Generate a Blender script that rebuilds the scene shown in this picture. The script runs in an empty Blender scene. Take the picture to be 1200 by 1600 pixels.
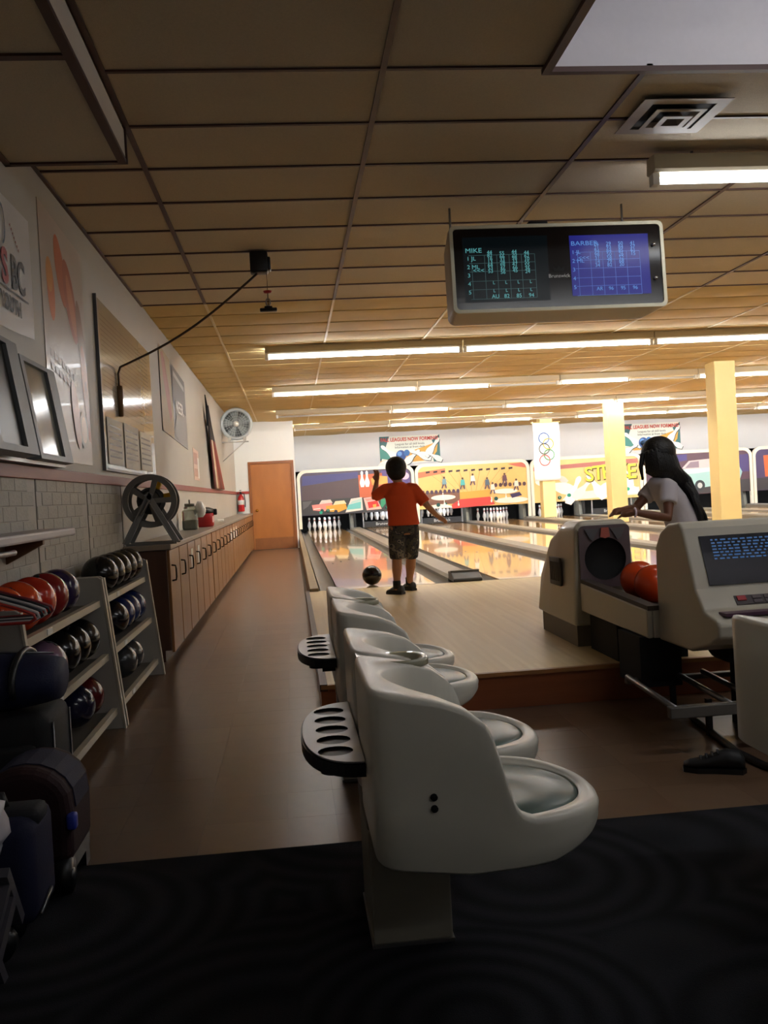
import bpy, bmesh, math, random
from mathutils import Vector, Matrix, Euler
random.seed(7)
S = bpy.context.scene
COL = S.collection
PI = math.pi

# ---------------------------------------------------------------- camera
# world: X to the right along the lanes' foul line, Y down the lanes, Z up, floor z = 0
CAM = Vector((0.0, 0.0, 1.19))
FPX, VPX, VPY, ROLL = 1480.0, 455.0, 779.3, 0.0547
d = Vector((VPX - 600, 800 - VPY, -FPX)).normalized()          # lane direction in camera space
h = Vector((1, ROLL, 0))
up = h.cross(d).normalized()
rt = d.cross(up).normalized()
R = Matrix((rt, d, up))                                          # rows: world axes seen in camera space
cam_data = bpy.data.cameras.new('camera')
cam = bpy.data.objects.new('camera', cam_data)
COL.objects.link(cam)
cam.matrix_world = Matrix.Translation(CAM) @ R.to_4x4()
cam_data.sensor_fit = 'VERTICAL'
cam_data.sensor_height = 36.0
cam_data.lens = FPX * 36.0 / 1600.0
cam_data.clip_start = 0.05
cam_data.clip_end = 100
S.camera = cam

# ---------------------------------------------------------------- world + exposure
w = bpy.data.worlds.new('world'); S.world = w; w.use_nodes = True
w.node_tree.nodes['Background'].inputs[0].default_value = (0.35, 0.38, 0.42, 1)
w.node_tree.nodes['Background'].inputs[1].default_value = 0.02
vs = S.view_settings
vs.view_transform = 'Standard'; vs.look = 'None'; vs.gamma = 1.0; vs.use_curve_mapping = False
vs.exposure = 1.8
TUBE_POWER = 9.0        # lane tubes under the channels
REAR_TUBE_POWER = 34.0  # lane tubes behind the channels, facing the pins
COFFER_POWER = 15.0     # tube inside the raised coffer
NEAR_TUBE_POWER = 8.0   # tubes over the players' area, shared by the added fill lamps
PIT_POWER = 9.0         # pin deck lamps

# ---------------------------------------------------------------- dimensions
WALL_X = -1.30
CEIL = 3.074
LZ = 0.195               # lane / approach level
STEP_Y = 5.0
FOUL_Y = 10.08
PIN_Y = 28.40
MASK_Y = 28.05
BACK_Y = 28.85
SERV_Y = 22.9
RIGHT_X = 19.0
REAR_Y = -4.0
LANE0 = 0.97
PITCH = 1.754
LW = 0.527
NL = 10

# ---------------------------------------------------------------- helpers
def lin(c):
    if isinstance(c, str):
        c = c.lstrip('#'); c = tuple(int(c[i:i+2], 16) / 255 for i in (0, 2, 4))
    return tuple((x / 12.92 if x <= 0.04045 else ((x + 0.055) / 1.055) ** 2.4) for x in c) + (1,)

_M = {}
def mat(name, color, rough=0.5, metal=0.0, noise=0.0, nscale=6.0, bump=0.0, bscale=60.0, coat=0.0, emit=None, estr=0.0, trans=0.0, alpha=1.0, spec=None, nstretch=None):
    if name in _M: return _M[name]
    m = bpy.data.materials.new(name); m.use_nodes = True
    nt = m.node_tree; b = nt.nodes['Principled BSDF']
    c = lin(color)
    b.inputs['Roughness'].default_value = rough
    b.inputs['Metallic'].default_value = metal
    b.inputs['Coat Weight'].default_value = coat
    if spec is not None: b.inputs['Specular IOR Level'].default_value = spec
    if trans: b.inputs['Transmission Weight'].default_value = trans
    b.inputs['Alpha'].default_value = alpha
    tc = nt.nodes.new('ShaderNodeTexCoord')
    src = tc.outputs['Object']
    if nstretch:
        mp = nt.nodes.new('ShaderNodeMapping'); mp.inputs['Scale'].default_value = nstretch
        nt.links.new(src, mp.inputs[0]); src = mp.outputs[0]
    if noise:
        n = nt.nodes.new('ShaderNodeTexNoise'); n.inputs['Scale'].default_value = nscale; n.inputs['Detail'].default_value = 4
        nt.links.new(src, n.inputs['Vector'])
        r = nt.nodes.new('ShaderNodeMix'); r.data_type = 'RGBA'
        r.inputs[6].default_value = tuple(x * (1 - noise) for x in c[:3]) + (1,)
        r.inputs[7].default_value = tuple(min(1, x * (1 + noise)) for x in c[:3]) + (1,)
        nt.links.new(n.outputs['Fac'], r.inputs[0]); nt.links.new(r.outputs[2], b.inputs['Base Color'])
    else:
        b.inputs['Base Color'].default_value = c
    if bump:
        n2 = nt.nodes.new('ShaderNodeTexNoise'); n2.inputs['Scale'].default_value = bscale; n2.inputs['Detail'].default_value = 3
        nt.links.new(src, n2.inputs['Vector'])
        bp = nt.nodes.new('ShaderNodeBump'); bp.inputs['Strength'].default_value = bump; bp.inputs['Distance'].default_value = 0.01
        nt.links.new(n2.outputs['Fac'], bp.inputs['Height']); nt.links.new(bp.outputs[0], b.inputs['Normal'])
    if emit:
        b.inputs['Emission Color'].default_value = lin(emit); b.inputs['Emission Strength'].default_value = estr
    _M[name] = m
    return m

def boards_mat(name, c1, c2, rough, width=0.027, coat=0.3, axis=0, length=1.6):
    """strip-wood: narrow boards running along Y, each with its own tone"""
    m = bpy.data.materials.new(name); m.use_nodes = True; nt = m.node_tree; b = nt.nodes['Principled BSDF']
    N = nt.nodes.new; L = nt.links.new
    tc = N('ShaderNodeTexCoord'); sp = N('ShaderNodeSeparateXYZ'); L(tc.outputs['Object'], sp.inputs[0])
    def mth(op, a, bval=None):
        k = N('ShaderNodeMath'); k.operation = op
        if hasattr(a, 'is_output'): L(a, k.inputs[0])
        else: k.inputs[0].default_value = a
        if bval is not None:
            if hasattr(bval, 'is_output'): L(bval, k.inputs[1])
            else: k.inputs[1].default_value = bval
        return k.outputs[0]
    bi = mth('FLOOR', mth('DIVIDE', sp.outputs[axis], width))
    yo = mth('FLOOR', mth('ADD', mth('DIVIDE', sp.outputs[1 - axis], length), mth('MULTIPLY', bi, 0.37)))
    cv = N('ShaderNodeCombineXYZ'); L(bi, cv.inputs[0]); L(yo, cv.inputs[1])
    wn = N('ShaderNodeTexWhiteNoise'); wn.noise_dimensions = '2D'; L(cv.outputs[0], wn.inputs['Vector'])
    mp = N('ShaderNodeMapping'); mp.inputs['Scale'].default_value = (40, 2.5, 1) if axis == 0 else (2.5, 40, 1); L(tc.outputs['Object'], mp.inputs[0])
    gn = N('ShaderNodeTexNoise'); gn.inputs['Scale'].default_value = 3; gn.inputs['Detail'].default_value = 5; L(mp.outputs[0], gn.inputs['Vector'])
    f = mth('ADD', mth('MULTIPLY', wn.outputs['Value'], 0.6), mth('MULTIPLY', gn.outputs['Fac'], 0.4))
    mx = N('ShaderNodeMix'); mx.data_type = 'RGBA'; mx.inputs[6].default_value = lin(c1); mx.inputs[7].default_value = lin(c2)
    L(f, mx.inputs[0]); L(mx.outputs[2], b.inputs['Base Color'])
    b.inputs['Roughness'].default_value = rough; b.inputs['Coat Weight'].default_value = coat; b.inputs['Coat Roughness'].default_value = 0.03
    _M[name] = m
    return m

class MB:
    """collects shapes into one mesh"""
    def __init__(s): s.v = []; s.f = []; s.m = []; s.sm = []
    def add(s, vs_, fs, mi=0, smooth=False, T=None):
        o = len(s.v)
        for p in vs_:
            p = Vector(p)
            s.v.append(T @ p if T is not None else p)
        for f in fs:
            s.f.append([o + i for i in f]); s.m.append(mi); s.sm.append(smooth)
        return s
    def box(s, x0, x1, y0, y1, z0, z1, mi=0, T=None):
        v = [(x0,y0,z0),(x1,y0,z0),(x1,y1,z0),(x0,y1,z0),(x0,y0,z1),(x1,y0,z1),(x1,y1,z1),(x0,y1,z1)]
        f = [(0,3,2,1),(4,5,6,7),(0,1,5,4),(1,2,6,5),(2,3,7,6),(3,0,4,7)]
        return s.add(v, f, mi, False, T)
    def rbox(s, x0, x1, y0, y1, z0, z1, r=0.02, seg=3, mi=0, T=None, smooth=True):
        bm = bmesh.new(); bmesh.ops.create_cube(bm, size=1)
        for v in bm.verts: v.co = Vector(((x0+x1)/2 + v.co.x*(x1-x0), (y0+y1)/2 + v.co.y*(y1-y0), (z0+z1)/2 + v.co.z*(z1-z0)))
        bmesh.ops.bevel(bm, geom=bm.edges[:], offset=r, segments=seg, affect='EDGES', profile=0.5)
        bm.verts.index_update()
        s.add([v.co.copy() for v in bm.verts], [[v.index for v in f.verts] for f in bm.faces], mi, smooth, T)
        bm.free(); return s
    def tube(s, pts, rad, seg=8, mi=0, caps=True, smooth=True, closed=False, round_caps=False, T=None):
        pts = [Vector(p) for p in pts]
        if not hasattr(rad, '__len__'): rad = [rad] * len(pts)
        rad = list(rad)
        if round_caps:
            a = (pts[0] - pts[1]).normalized(); b = (pts[-1] - pts[-2]).normalized()
            pre = [(pts[0] + a*rad[0]*math.sin(t), rad[0]*math.cos(t)) for t in (1.35, 0.9, 0.45)]
            post = [(pts[-1] + b*rad[-1]*math.sin(t), rad[-1]*math.cos(t)) for t in (0.45, 0.9, 1.35)]
            rad = [x[1] for x in pre] + rad + [x[1] for x in post]
            pts = [x[0] for x in pre] + pts + [x[0] for x in post]
        n = len(pts); vs_ = []; nrm = None
        for i, p in enumerate(pts):
            if closed: t = (pts[(i+1) % n] - pts[i-1])
            else: t = pts[min(i+1, n-1)] - pts[max(i-1, 0)]
            t.normalize()
            if nrm is None:
                nrm = t.orthogonal().normalized()
            else:
                nrm = (nrm - t * nrm.dot(t))
                if nrm.length < 1e-6: nrm = t.orthogonal()
                nrm.normalize()
            bn = t.cross(nrm)
            for k in range(seg):
                a = 2*PI*k/seg
                vs_.append(p + (nrm*math.cos(a) + bn*math.sin(a))*rad[i])
        fs = []
        for i in range(n if closed else n-1):
            j = (i+1) % n
            for k in range(seg):
                k2 = (k+1) % seg
                fs.append((i*seg+k, i*seg+k2, j*seg+k2, j*seg+k))
        if caps and not closed:
            fs.append(tuple(range(seg-1, -1, -1))); fs.append(tuple((n-1)*seg+k for k in range(seg)))
        return s.add(vs_, fs, mi, smooth, T)
    def cyl(s, p0, p1, r0, r1=None, seg=16, mi=0, smooth=True, T=None):
        return s.tube([p0, p1], [r0, r0 if r1 is None else r1], seg, mi, True, smooth, T=T)
    def lathe(s, prof, seg=20, c=(0,0,0), mi=0, smooth=True, T=None):
        """prof: list of (radius, z) from bottom to top"""
        vs_ = []; fs = []; n = len(prof)
        for r, z in prof:
            for k in range(seg):
                a = 2*PI*k/seg; vs_.append((c[0]+r*math.cos(a), c[1]+r*math.sin(a), c[2]+z))
        for i in range(n-1):
            for k in range(seg):
                k2 = (k+1) % seg; fs.append((i*seg+k, i*seg+k2, (i+1)*seg+k2, (i+1)*seg+k))
        if prof[0][0] > 1e-5: fs.append(tuple(range(seg-1, -1, -1)))
        if prof[-1][0] > 1e-5: fs.append(tuple((n-1)*seg+k for k in range(seg)))
        return s.add(vs_, fs, mi, smooth, T)
    def prism(s, poly, axis, a0, a1, mi=0, smooth=False, T=None):
        """extrude a 2-D outline along an axis (0: outline is y,z; 1: x,z; 2: x,y)"""
        def P(u, v, t): return ((t,u,v),(u,t,v),(u,v,t))[axis]
        n = len(poly)
        vs_ = [P(u, v, a0) for u, v in poly] + [P(u, v, a1) for u, v in poly]
        fs = [tuple(range(n)), tuple(range(2*n-1, n-1, -1))] + [(i, n+i, n+(i+1) % n, (i+1) % n) for i in range(n)]
        return s.add(vs_, fs, mi, smooth, T)
    def loft(s, rings, mi=0, smooth=True, caps=True, T=None):
        seg = len(rings[0]); vs_ = [p for r in rings for p in r]; fs = []
        for i in range(len(rings)-1):
            for k in range(seg):
                k2 = (k+1) % seg; fs.append((i*seg+k, i*seg+k2, (i+1)*seg+k2, (i+1)*seg+k))
        if caps:
            fs.append(tuple(range(seg-1, -1, -1))); fs.append(tuple((len(rings)-1)*seg+k for k in range(seg)))
        return s.add(vs_, fs, mi, smooth, T)
    def sphere(s, c, r, mi=0, nu=20, nv=12, T=None):
        if not hasattr(r, '__len__'): r = (r, r, r)
        rings = []
        for i in range(1, nv):
            t = PI*i/nv - PI/2
            rings.append([(c[0]+r[0]*math.cos(t)*math.cos(2*PI*k/nu), c[1]+r[1]*math.cos(t)*math.sin(2*PI*k/nu), c[2]+r[2]*math.sin(t)) for k in range(nu)])
        return s.loft(rings, mi, True, True, T)
    def mesh(s, name):
        me = bpy.data.meshes.new(name)
        me.from_pydata([tuple(p) for p in s.v], [], s.f)
        me.polygons.foreach_set('material_index', s.m); me.polygons.foreach_set('use_smooth', s.sm)
        me.update()
        bm = bmesh.new(); bm.from_mesh(me); bmesh.ops.recalc_face_normals(bm, faces=bm.faces); bm.to_mesh(me); bm.free()
        return me
    def build(s, name, mats, parent=None, loc=None, rot=None):
        me = s.mesh(name)
        for m in (mats if isinstance(mats, (list, tuple)) else [mats]): me.materials.append(m)
        return link(name, me, parent, loc, rot)

def link(name, me, parent=None, loc=None, rot=None):
    o = bpy.data.objects.new(name, me); COL.objects.link(o)
    if parent is not None: o.parent = parent
    if loc is not None: o.location = loc
    if rot is not None: o.rotation_euler = rot
    return o
def tag(o, label, cat, group=None):
    o['label'] = label; o['category'] = cat
    if group: o['group'] = group
    return o
def thing(name, label, cat, loc=(0,0,0), rot=(0,0,0), group=None):
    o = link(name, None, None, loc, rot); o.empty_display_size = 0.1
    return tag(o, label, cat, group)
def struct(o, label=None, cat=None):
    o['kind'] = 'structure'
    if label: o['label'] = label
    if cat: o['category'] = cat
    return o
def copy_tree(o, parent=None):
    c = o.copy(); COL.objects.link(c); c.parent = parent
    for ch in list(o.children): copy_tree(ch, c)
    return c
def bevel(o, width=0.004, seg=2):
    m = o.modifiers.new('bevel', 'BEVEL'); m.width = width; m.segments = seg; m.limit_method = 'ANGLE'
    return o
def apply_mods(o):
    dg = bpy.context.evaluated_depsgraph_get(); dg.update()
    me = bpy.data.meshes.new_from_object(o.evaluated_get(dg)); o.modifiers.clear(); o.data = me
    return o
def text(name, s, size, m, parent, M, extrude=0.001, align='CENTER', sx=1.0, bold=0.0):
    """lettering as a mesh: local x along the line, local y up, local z out of the surface"""
    cu = bpy.data.curves.new(name, 'FONT'); cu.body = s; cu.size = size; cu.align_x = align; cu.align_y = 'CENTER'
    cu.extrude = extrude; cu.offset = bold; cu.resolution_u = 3; cu.space_line = 1.0
    t = bpy.data.objects.new(name, cu); COL.objects.link(t)
    dg = bpy.context.evaluated_depsgraph_get(); dg.update()
    me = bpy.data.meshes.new_from_object(t.evaluated_get(dg))
    bpy.data.objects.remove(t)
    me.transform(M @ Matrix.Diagonal((sx, 1, 1, 1)))
    me.materials.clear(); me.materials.append(m)
    return link(name, me, parent)
def frame_m(o, x, y):
    """matrix with origin o, local x and y axes"""
    x = Vector(x).normalized(); y = Vector(y).normalized(); z = x.cross(y)
    m = Matrix((x, y, z)).transposed().to_4x4(); m.translation = Vector(o)
    return m
def ell(cx, cy, rx, ry, n=16, a0=0.0):
    c, s_ = math.cos(a0), math.sin(a0)
    return [(cx + rx*math.cos(2*PI*k/n)*c - ry*math.sin(2*PI*k/n)*s_, cy + rx*math.cos(2*PI*k/n)*s_ + ry*math.sin(2*PI*k/n)*c) for k in range(n)]
def rrect(x0, y0, x1, y1, r, n=5):
    p = []
    for cx, cy, a in ((x1-r, y1-r, 0), (x0+r, y1-r, PI/2), (x0+r, y0+r, PI), (x1-r, y0+r, 1.5*PI)):
        for k in range(n+1): p.append((cx + r*math.cos(a + PI/2*k/n), cy + r*math.sin(a + PI/2*k/n)))
    return p
def art(name, parent, M, w, h_, shapes, lift=0.002, step=0.0006, rough=0.5):
    """flat print: coloured outlines (0..1 in both directions) laid over a panel"""
    me = bpy.data.meshes.new(name); vs_ = []; fs = []; mi = []; cols = []
    for i, (c, poly) in enumerate(shapes):
        if c not in cols: cols.append(c)
        o = len(vs_)
        for u, v in poly: vs_.append(tuple(M @ Vector((u*w, v*h_, lift + step*i))))
        fs.append(tuple(range(o, o + len(poly)))); mi.append(cols.index(c))
    me.from_pydata(vs_, [], fs); me.polygons.foreach_set('material_index', mi); me.update()
    for c in cols: me.materials.append(mat('print_' + c, c, rough))
    return link(name, me, parent)
def pin_shape(cx, cy, s, a=0.0, n=10):
    """bowling pin outline for prints, height s"""
    pr = [(0.0,0.10),(0.08,0.12),(0.2,0.155),(0.3,0.16),(0.42,0.13),(0.55,0.08),(0.68,0.06),(0.78,0.07),(0.88,0.085),(0.96,0.06),(1.0,0.02)]
    pts = [(r, t) for t, r in pr] + [(-r, t) for t, r in reversed(pr)]
    c, s_ = math.cos(a), math.sin(a)
    return [(cx + (x*c - (y-0.5)*s_)*s, cy + (x*s_ + (y-0.5)*c)*s) for x, y in pts]
# ================================================================ materials
M_tile = mat('ceiling_tile', '#cbbda6', 0.9, noise=0.12, nscale=90, bump=0.25, bscale=220)
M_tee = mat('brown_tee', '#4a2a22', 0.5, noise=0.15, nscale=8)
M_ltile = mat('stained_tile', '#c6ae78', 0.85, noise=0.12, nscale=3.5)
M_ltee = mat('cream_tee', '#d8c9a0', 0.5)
M_wall = mat('wall_paint', '#b0aba1', 0.55, noise=0.05, nscale=2.5, bump=0.05, bscale=40)
M_wall_white = mat('wall_white', '#dcdcd8', 0.6, noise=0.03, nscale=2)
M_brick = mat('painted_brick', '#a9a59a', 0.6, noise=0.08, nscale=14, bump=0.25, bscale=50)
M_trim = mat('red_trim', '#8f4a44', 0.5, noise=0.1, nscale=5)
M_vinyl = mat('vinyl_base', '#56483a', 0.5)
M_carpet = None
M_approach = boards_mat('approach_wood', '#d0b47e', '#e2ca98', 0.42, 0.027, 0.0)
M_lane = boards_mat('lane_wood', '#b98a52', '#d3a86e', 0.12, 0.027, 0.6)
M_riser = mat('riser_wood', '#8a4a26', 0.35, noise=0.3, nscale=3, nstretch=(0.4, 1, 8), coat=0.2)
M_gutter = mat('gutter_plastic', '#6f6a62', 0.45, noise=0.15, nscale=3)
M_cap = mat('capping_laminate', '#857d70', 0.4, noise=0.12, nscale=5)
M_black = mat('black_plastic', '#141416', 0.4)
M_blackm = mat('black_matte', '#0c0c0e', 0.8)
M_white = mat('white_gloss', '#e6e2d8', 0.3)
M_channel = mat('lamp_channel', '#bdae90', 0.45)
M_metal = mat('brushed_metal', '#8d8d90', 0.35, metal=0.9)
M_chrome = mat('chrome', '#c8c8c8', 0.15, metal=1.0)
M_oak = mat('oak_door', '#8a5e33', 0.4, noise=0.3, nscale=2.5, nstretch=(6, 6, 0.6), coat=0.15)
M_darkwood = mat('dark_wood', '#4a2c1c', 0.45, noise=0.25, nscale=3, nstretch=(5, 5, 0.6))
M_doorwood = mat('birch_door', '#a8672c', 0.4, noise=0.25, nscale=2.2, nstretch=(1.5, 1.5, 0.5), coat=0.15)
M_post = mat('post_paint', '#e6cf8e', 0.5, noise=0.05, nscale=3)
M_fibre = mat('seat_fibreglass', '#dedacd', 0.33, noise=0.05, nscale=5, coat=0.1)
M_pad = mat('seat_pad', '#566a62', 0.28, noise=0.2, nscale=9)
M_return = mat('return_plastic', '#bdb6a4', 0.35, noise=0.05, nscale=4, coat=0.15)

def carpet_mat():
    m = bpy.data.materials.new('carpet'); m.use_nodes = True; nt = m.node_tree; b = nt.nodes['Principled BSDF']
    tc = nt.nodes.new('ShaderNodeTexCoord'); wv = nt.nodes.new('ShaderNodeTexVoronoi')
    wv.inputs['Scale'].default_value = 1.1; wv.feature = 'F1'
    mu = nt.nodes.new('ShaderNodeMath'); mu.operation = 'MULTIPLY'; mu.inputs[1].default_value = 75
    sn = nt.nodes.new('ShaderNodeMath'); sn.operation = 'SINE'
    mr = nt.nodes.new('ShaderNodeMapRange'); mr.inputs[1].default_value = -1; mr.inputs[2].default_value = 1
    mx = nt.nodes.new('ShaderNodeMix'); mx.data_type = 'RGBA'; mx.inputs[6].default_value = lin('#1b1c20'); mx.inputs[7].default_value = lin('#2a2b30')
    L = nt.links.new
    L(tc.outputs['Object'], wv.inputs['Vector']); L(wv.outputs['Distance'], mu.inputs[0]); L(mu.outputs[0], sn.inputs[0]); L(sn.outputs[0], mr.inputs[0])
    L(mr.outputs[0], mx.inputs[0]); L(mx.outputs[2], b.inputs['Base Color'])
    b.inputs['Roughness'].default_value = 0.95; b.inputs['Specular IOR Level'].default_value = 0.1
    n = nt.nodes.new('ShaderNodeTexNoise'); n.inputs['Scale'].default_value = 350
    bp = nt.nodes.new('ShaderNodeBump'); bp.inputs['Strength'].default_value = 0.5; bp.inputs['Distance'].default_value = 0.01
    L(tc.outputs['Object'], n.inputs['Vector']); L(n.outputs['Fac'], bp.inputs['Height']); L(bp.outputs[0], b.inputs['Normal'])
    return m
M_carpet = carpet_mat()

# ================================================================ shell
CARPET_Y = 3.23
floor = struct(MB().box(WALL_X, RIGHT_X, CARPET_Y, BACK_Y + 1.5, -0.10, -0.004).build('floor', M_vinyl))
struct(MB().box(WALL_X, RIGHT_X, REAR_Y, CARPET_Y, -0.10, 0.004).build('floor_carpet', M_carpet))
# vinyl floor tiles, one by one where they can be told apart
tile_m = []
for i, c in enumerate(('#6c5440', '#68503d', '#705844')):
    tm = mat('vinyl_tile_%d' % i, c, 0.28, noise=0.16, nscale=11, spec=0.42)
    q = MB(); q.box(0.0004, 0.3046, 0.0004, 0.3046, -0.004, 0.0, 0); me = q.mesh('floor_tile'); me.materials.append(tm); tile_m.append(me)
def lay(x0, x1, y0, y1):
    n = 0; y = y0
    while y < y1 - 0.01:
        x = x0
        while x < x1 - 0.01:
            o = link('tile', random.choice(tile_m), floor, (x, y, 0))
            if x + 0.305 > x1: o.scale[0] = (x1 - x) / 0.305
            if y + 0.305 > y1: o.scale[1] = (y1 - y) / 0.305
            x += 0.305
        y += 0.305
lay(WALL_X, 0.1, CARPET_Y, 9.3)
lay(0.1, 3.15, CARPET_Y, STEP_Y)
# the rest of the aisle and pit floor in the same vinyl
far = MB(); far.box(WALL_X, 0.1, 9.3, BACK_Y, -0.004, 0.0); far.box(3.15, RIGHT_X, CARPET_Y, STEP_Y, -0.004, 0.0)
fo = far.build('vinyl_sheet', mat('vinyl_far', '#6b533f', 0.28, noise=0.14, nscale=11, spec=0.42), floor); fo['kind'] = 'stuff'

wl = struct(MB().box(WALL_X - 0.12, WALL_X, REAR_Y, BACK_Y, -0.1, CEIL + 0.1).build('wall_left', M_wall))
# brick-patterned wainscot panels under the red rail
bme = MB().rbox(-0.002, 0.004, 0.002, 0.208, 0.002, 0.070, 0.0019, 1, smooth=False).mesh('brick'); bme.materials.append(M_brick)
nb = 0
for pan in range(3):
    y0 = 3.79 + pan * 1.22
    for r in range(9):
        z = 0.72 + r * 0.072
        y = y0 + (0.105 if r % 2 else 0)
        while y + 0.2 < y0 + 1.21:
            link('brick', bme, wl, (WALL_X, y, z)); nb += 1; y += 0.21
for yj in (3.78, 5.0, 6.22, 7.44):
    MB().box(WALL_X, WALL_X + 0.003, yj - 0.006, yj + 0.006, 0.0, 1.36).build('panel_joint', mat('joint_dark', '#6d685e', 0.7), wl)
tr = MB(); tr.box(WALL_X, WALL_X + 0.018, REAR_Y, SERV_Y, 1.36, 1.425)
struct(bevel(tr.build('trim_1', M_trim)))
tr = MB(); tr.box(WALL_X, -0.99, SERV_Y - 0.018, SERV_Y, 1.36, 1.425)
struct(bevel(tr.build('trim_2', mat('red_trim_bright', '#a83a34', 0.5))))
# service room closing the aisle, with its door
DX0, DX1 = -0.99, 0.10
sv = MB(); sv.box(WALL_X, DX0, SERV_Y, SERV_Y + 0.12, 0, CEIL); sv.box(DX0, DX1, SERV_Y, SERV_Y + 0.12, 2.12, CEIL)
sv.box(DX1, 0.135, SERV_Y, SERV_Y + 0.12, 0, CEIL); sv.box(0.015, 0.135, SERV_Y + 0.12, BACK_Y, 0, CEIL)
struct(sv.build('wall_service', M_wall_white))
door = thing('door_1', 'plain birch door with brass knob at the end of the aisle', 'door', (0, SERV_Y, 0)); struct(door)
MB().box(DX0 + 0.06, DX1 - 0.06, 0.02, 0.06, 0.01, 2.06).build('door_slab', M_doorwood, door)
fr = MB(); fr.box(DX0, DX0 + 0.06, -0.02, 0.1, 0, 2.12); fr.box(DX1 - 0.06, DX1, -0.02, 0.1, 0, 2.12); fr.box(DX0 + 0.06, DX1 - 0.06, -0.02, 0.1, 2.06, 2.12)
fr.build('door_frame', mat('door_casing', '#8a5024', 0.4, noise=0.2, nscale=4), door)
kn = MB(); kn.cyl((-0.83, 0.02, 0.95), (-0.83, -0.03, 0.95), 0.012); kn.sphere((-0.83, -0.05, 0.95), 0.03); kn.cyl((-0.83, 0.02, 0.95), (-0.83, 0.012, 0.95), 0.035)
kn.build('door_knob', mat('brass', '#d0a040', 0.2, metal=1.0), door)
MB().box(DX0 + 0.08, DX1 - 0.08, 0.012, 0.02, 0.02, 0.28).build('kick_plate', mat('worn_plate', '#8b5428', 0.45, noise=0.2, nscale=8), door)
MB().box(DX0, DX1, -0.06, 0.02, 0.0, 0.012).build('threshold', mat('threshold', '#4a3826', 0.5), door)
# back wall (over and behind the masking units), right wall, rear wall
struct(MB().box(WALL_X, RIGHT_X, BACK_Y, BACK_Y + 0.15, LZ + 1.8, CEIL + 0.1).build('wall_back', mat('wall_back_paint', '#cfd0d2', 0.6, noise=0.03, nscale=1.5)))
struct(MB().box(WALL_X, RIGHT_X, BACK_Y + 1.4, BACK_Y + 1.5, 0, 2.2).build('wall_pit', M_blackm))
struct(MB().box(RIGHT_X, RIGHT_X + 0.12, REAR_Y, BACK_Y + 1.5, -0.1, CEIL + 0.1).build('wall_right', M_wall_white))
struct(MB().box(WALL_X, RIGHT_X, REAR_Y - 0.12, REAR_Y, -0.1, CEIL + 0.1).build('wall_rear', mat('rear_paint', '#8f887c', 0.7, noise=0.05)))

# ================================================================ ceiling
KX0, KX1, KY0, KY1 = 1.27, 4.6, 1.2, 4.20          # raised coffer over the seats
cq = MB(); cq.box(WALL_X, KX0 - 0.02, REAR_Y, KY1 + 0.02, CEIL + 0.05, CEIL + 0.12); cq.box(WALL_X, RIGHT_X, KY1 + 0.02, BACK_Y + 1.5, CEIL + 0.05, CEIL + 0.12); cq.box(KX1 + 0.02, RIGHT_X, REAR_Y, KY1 + 0.02, CEIL + 0.05, CEIL + 0.12); cq.box(KX0 - 0.02, KX1 + 0.02, REAR_Y, KY0 - 0.02, CEIL + 0.05, CEIL + 0.12)
ceil = struct(cq.build('ceiling', M_tile))
GX = [-0.707 + 1.22 * i for i in range(-1, 17)]
GY0 = 4.823
SPLIT = GY0 + 7 * 0.61      # brown grid ends, lane ceiling begins
tvar = []
for k in range(3):
    q = MB(); q.box(0.005, 1.215, 0.005, 0.605, 0.004, 0.02); me = q.mesh('ceiling_tile'); me.materials.append(M_tile); tvar.append(me)
def near_tile(x0, x1, y):
    o = link('tile', random.choice(tvar), ceil, (x0, y, CEIL))
    o.scale[0] = (x1 - x0) / 1.22
xs = [WALL_X] + GX[1:6]
rows = [GY0 + 0.61 * k for k in range(-8, 7)]
for y in rows:
    for i in range(len(xs) - 1):
        if y < GY0 - 0.01 and i == 0: continue
        if KY0 - 0.7 < y < KY1 - 0.05:
            if xs[i] < KX0: near_tile(xs[i], min(xs[i+1], KX0), y)
            continue
        near_tile(xs[i], xs[i+1], y)
MB().box(KX1, RIGHT_X, REAR_Y, KY1, CEIL + 0.004, CEIL + 0.03).box(xs[-1], RIGHT_X, KY1, SPLIT, CEIL + 0.004, CEIL + 0.03).box(KX0, KX1, REAR_Y, KY0 - 0.021, CEIL + 0.004, CEIL + 0.03).build('tile_field', M_tile, ceil)['kind'] = 'stuff'
MB().box(WALL_X, xs[-1], REAR_Y, rows[0], CEIL + 0.004, CEIL + 0.03).build('tile_field_rear', M_tile, ceil)['kind'] = 'stuff'
for x in GX[1:13]:
    for ya, yb_ in (((REAR_Y, KY0), (KY1, SPLIT)) if KX0 < x < KX1 else ((REAR_Y, SPLIT),)):
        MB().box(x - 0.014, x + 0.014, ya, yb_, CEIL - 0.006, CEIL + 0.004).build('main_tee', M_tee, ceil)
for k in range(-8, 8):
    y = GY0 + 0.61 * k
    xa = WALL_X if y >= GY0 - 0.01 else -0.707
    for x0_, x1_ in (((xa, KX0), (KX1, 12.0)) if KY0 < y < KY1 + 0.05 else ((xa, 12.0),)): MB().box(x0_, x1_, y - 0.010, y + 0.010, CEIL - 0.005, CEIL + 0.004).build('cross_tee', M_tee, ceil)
MB().box(WALL_X, WALL_X + 0.02, GY0, SPLIT, CEIL - 0.012, CEIL).build('wall_angle', M_tee, ceil)
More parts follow.
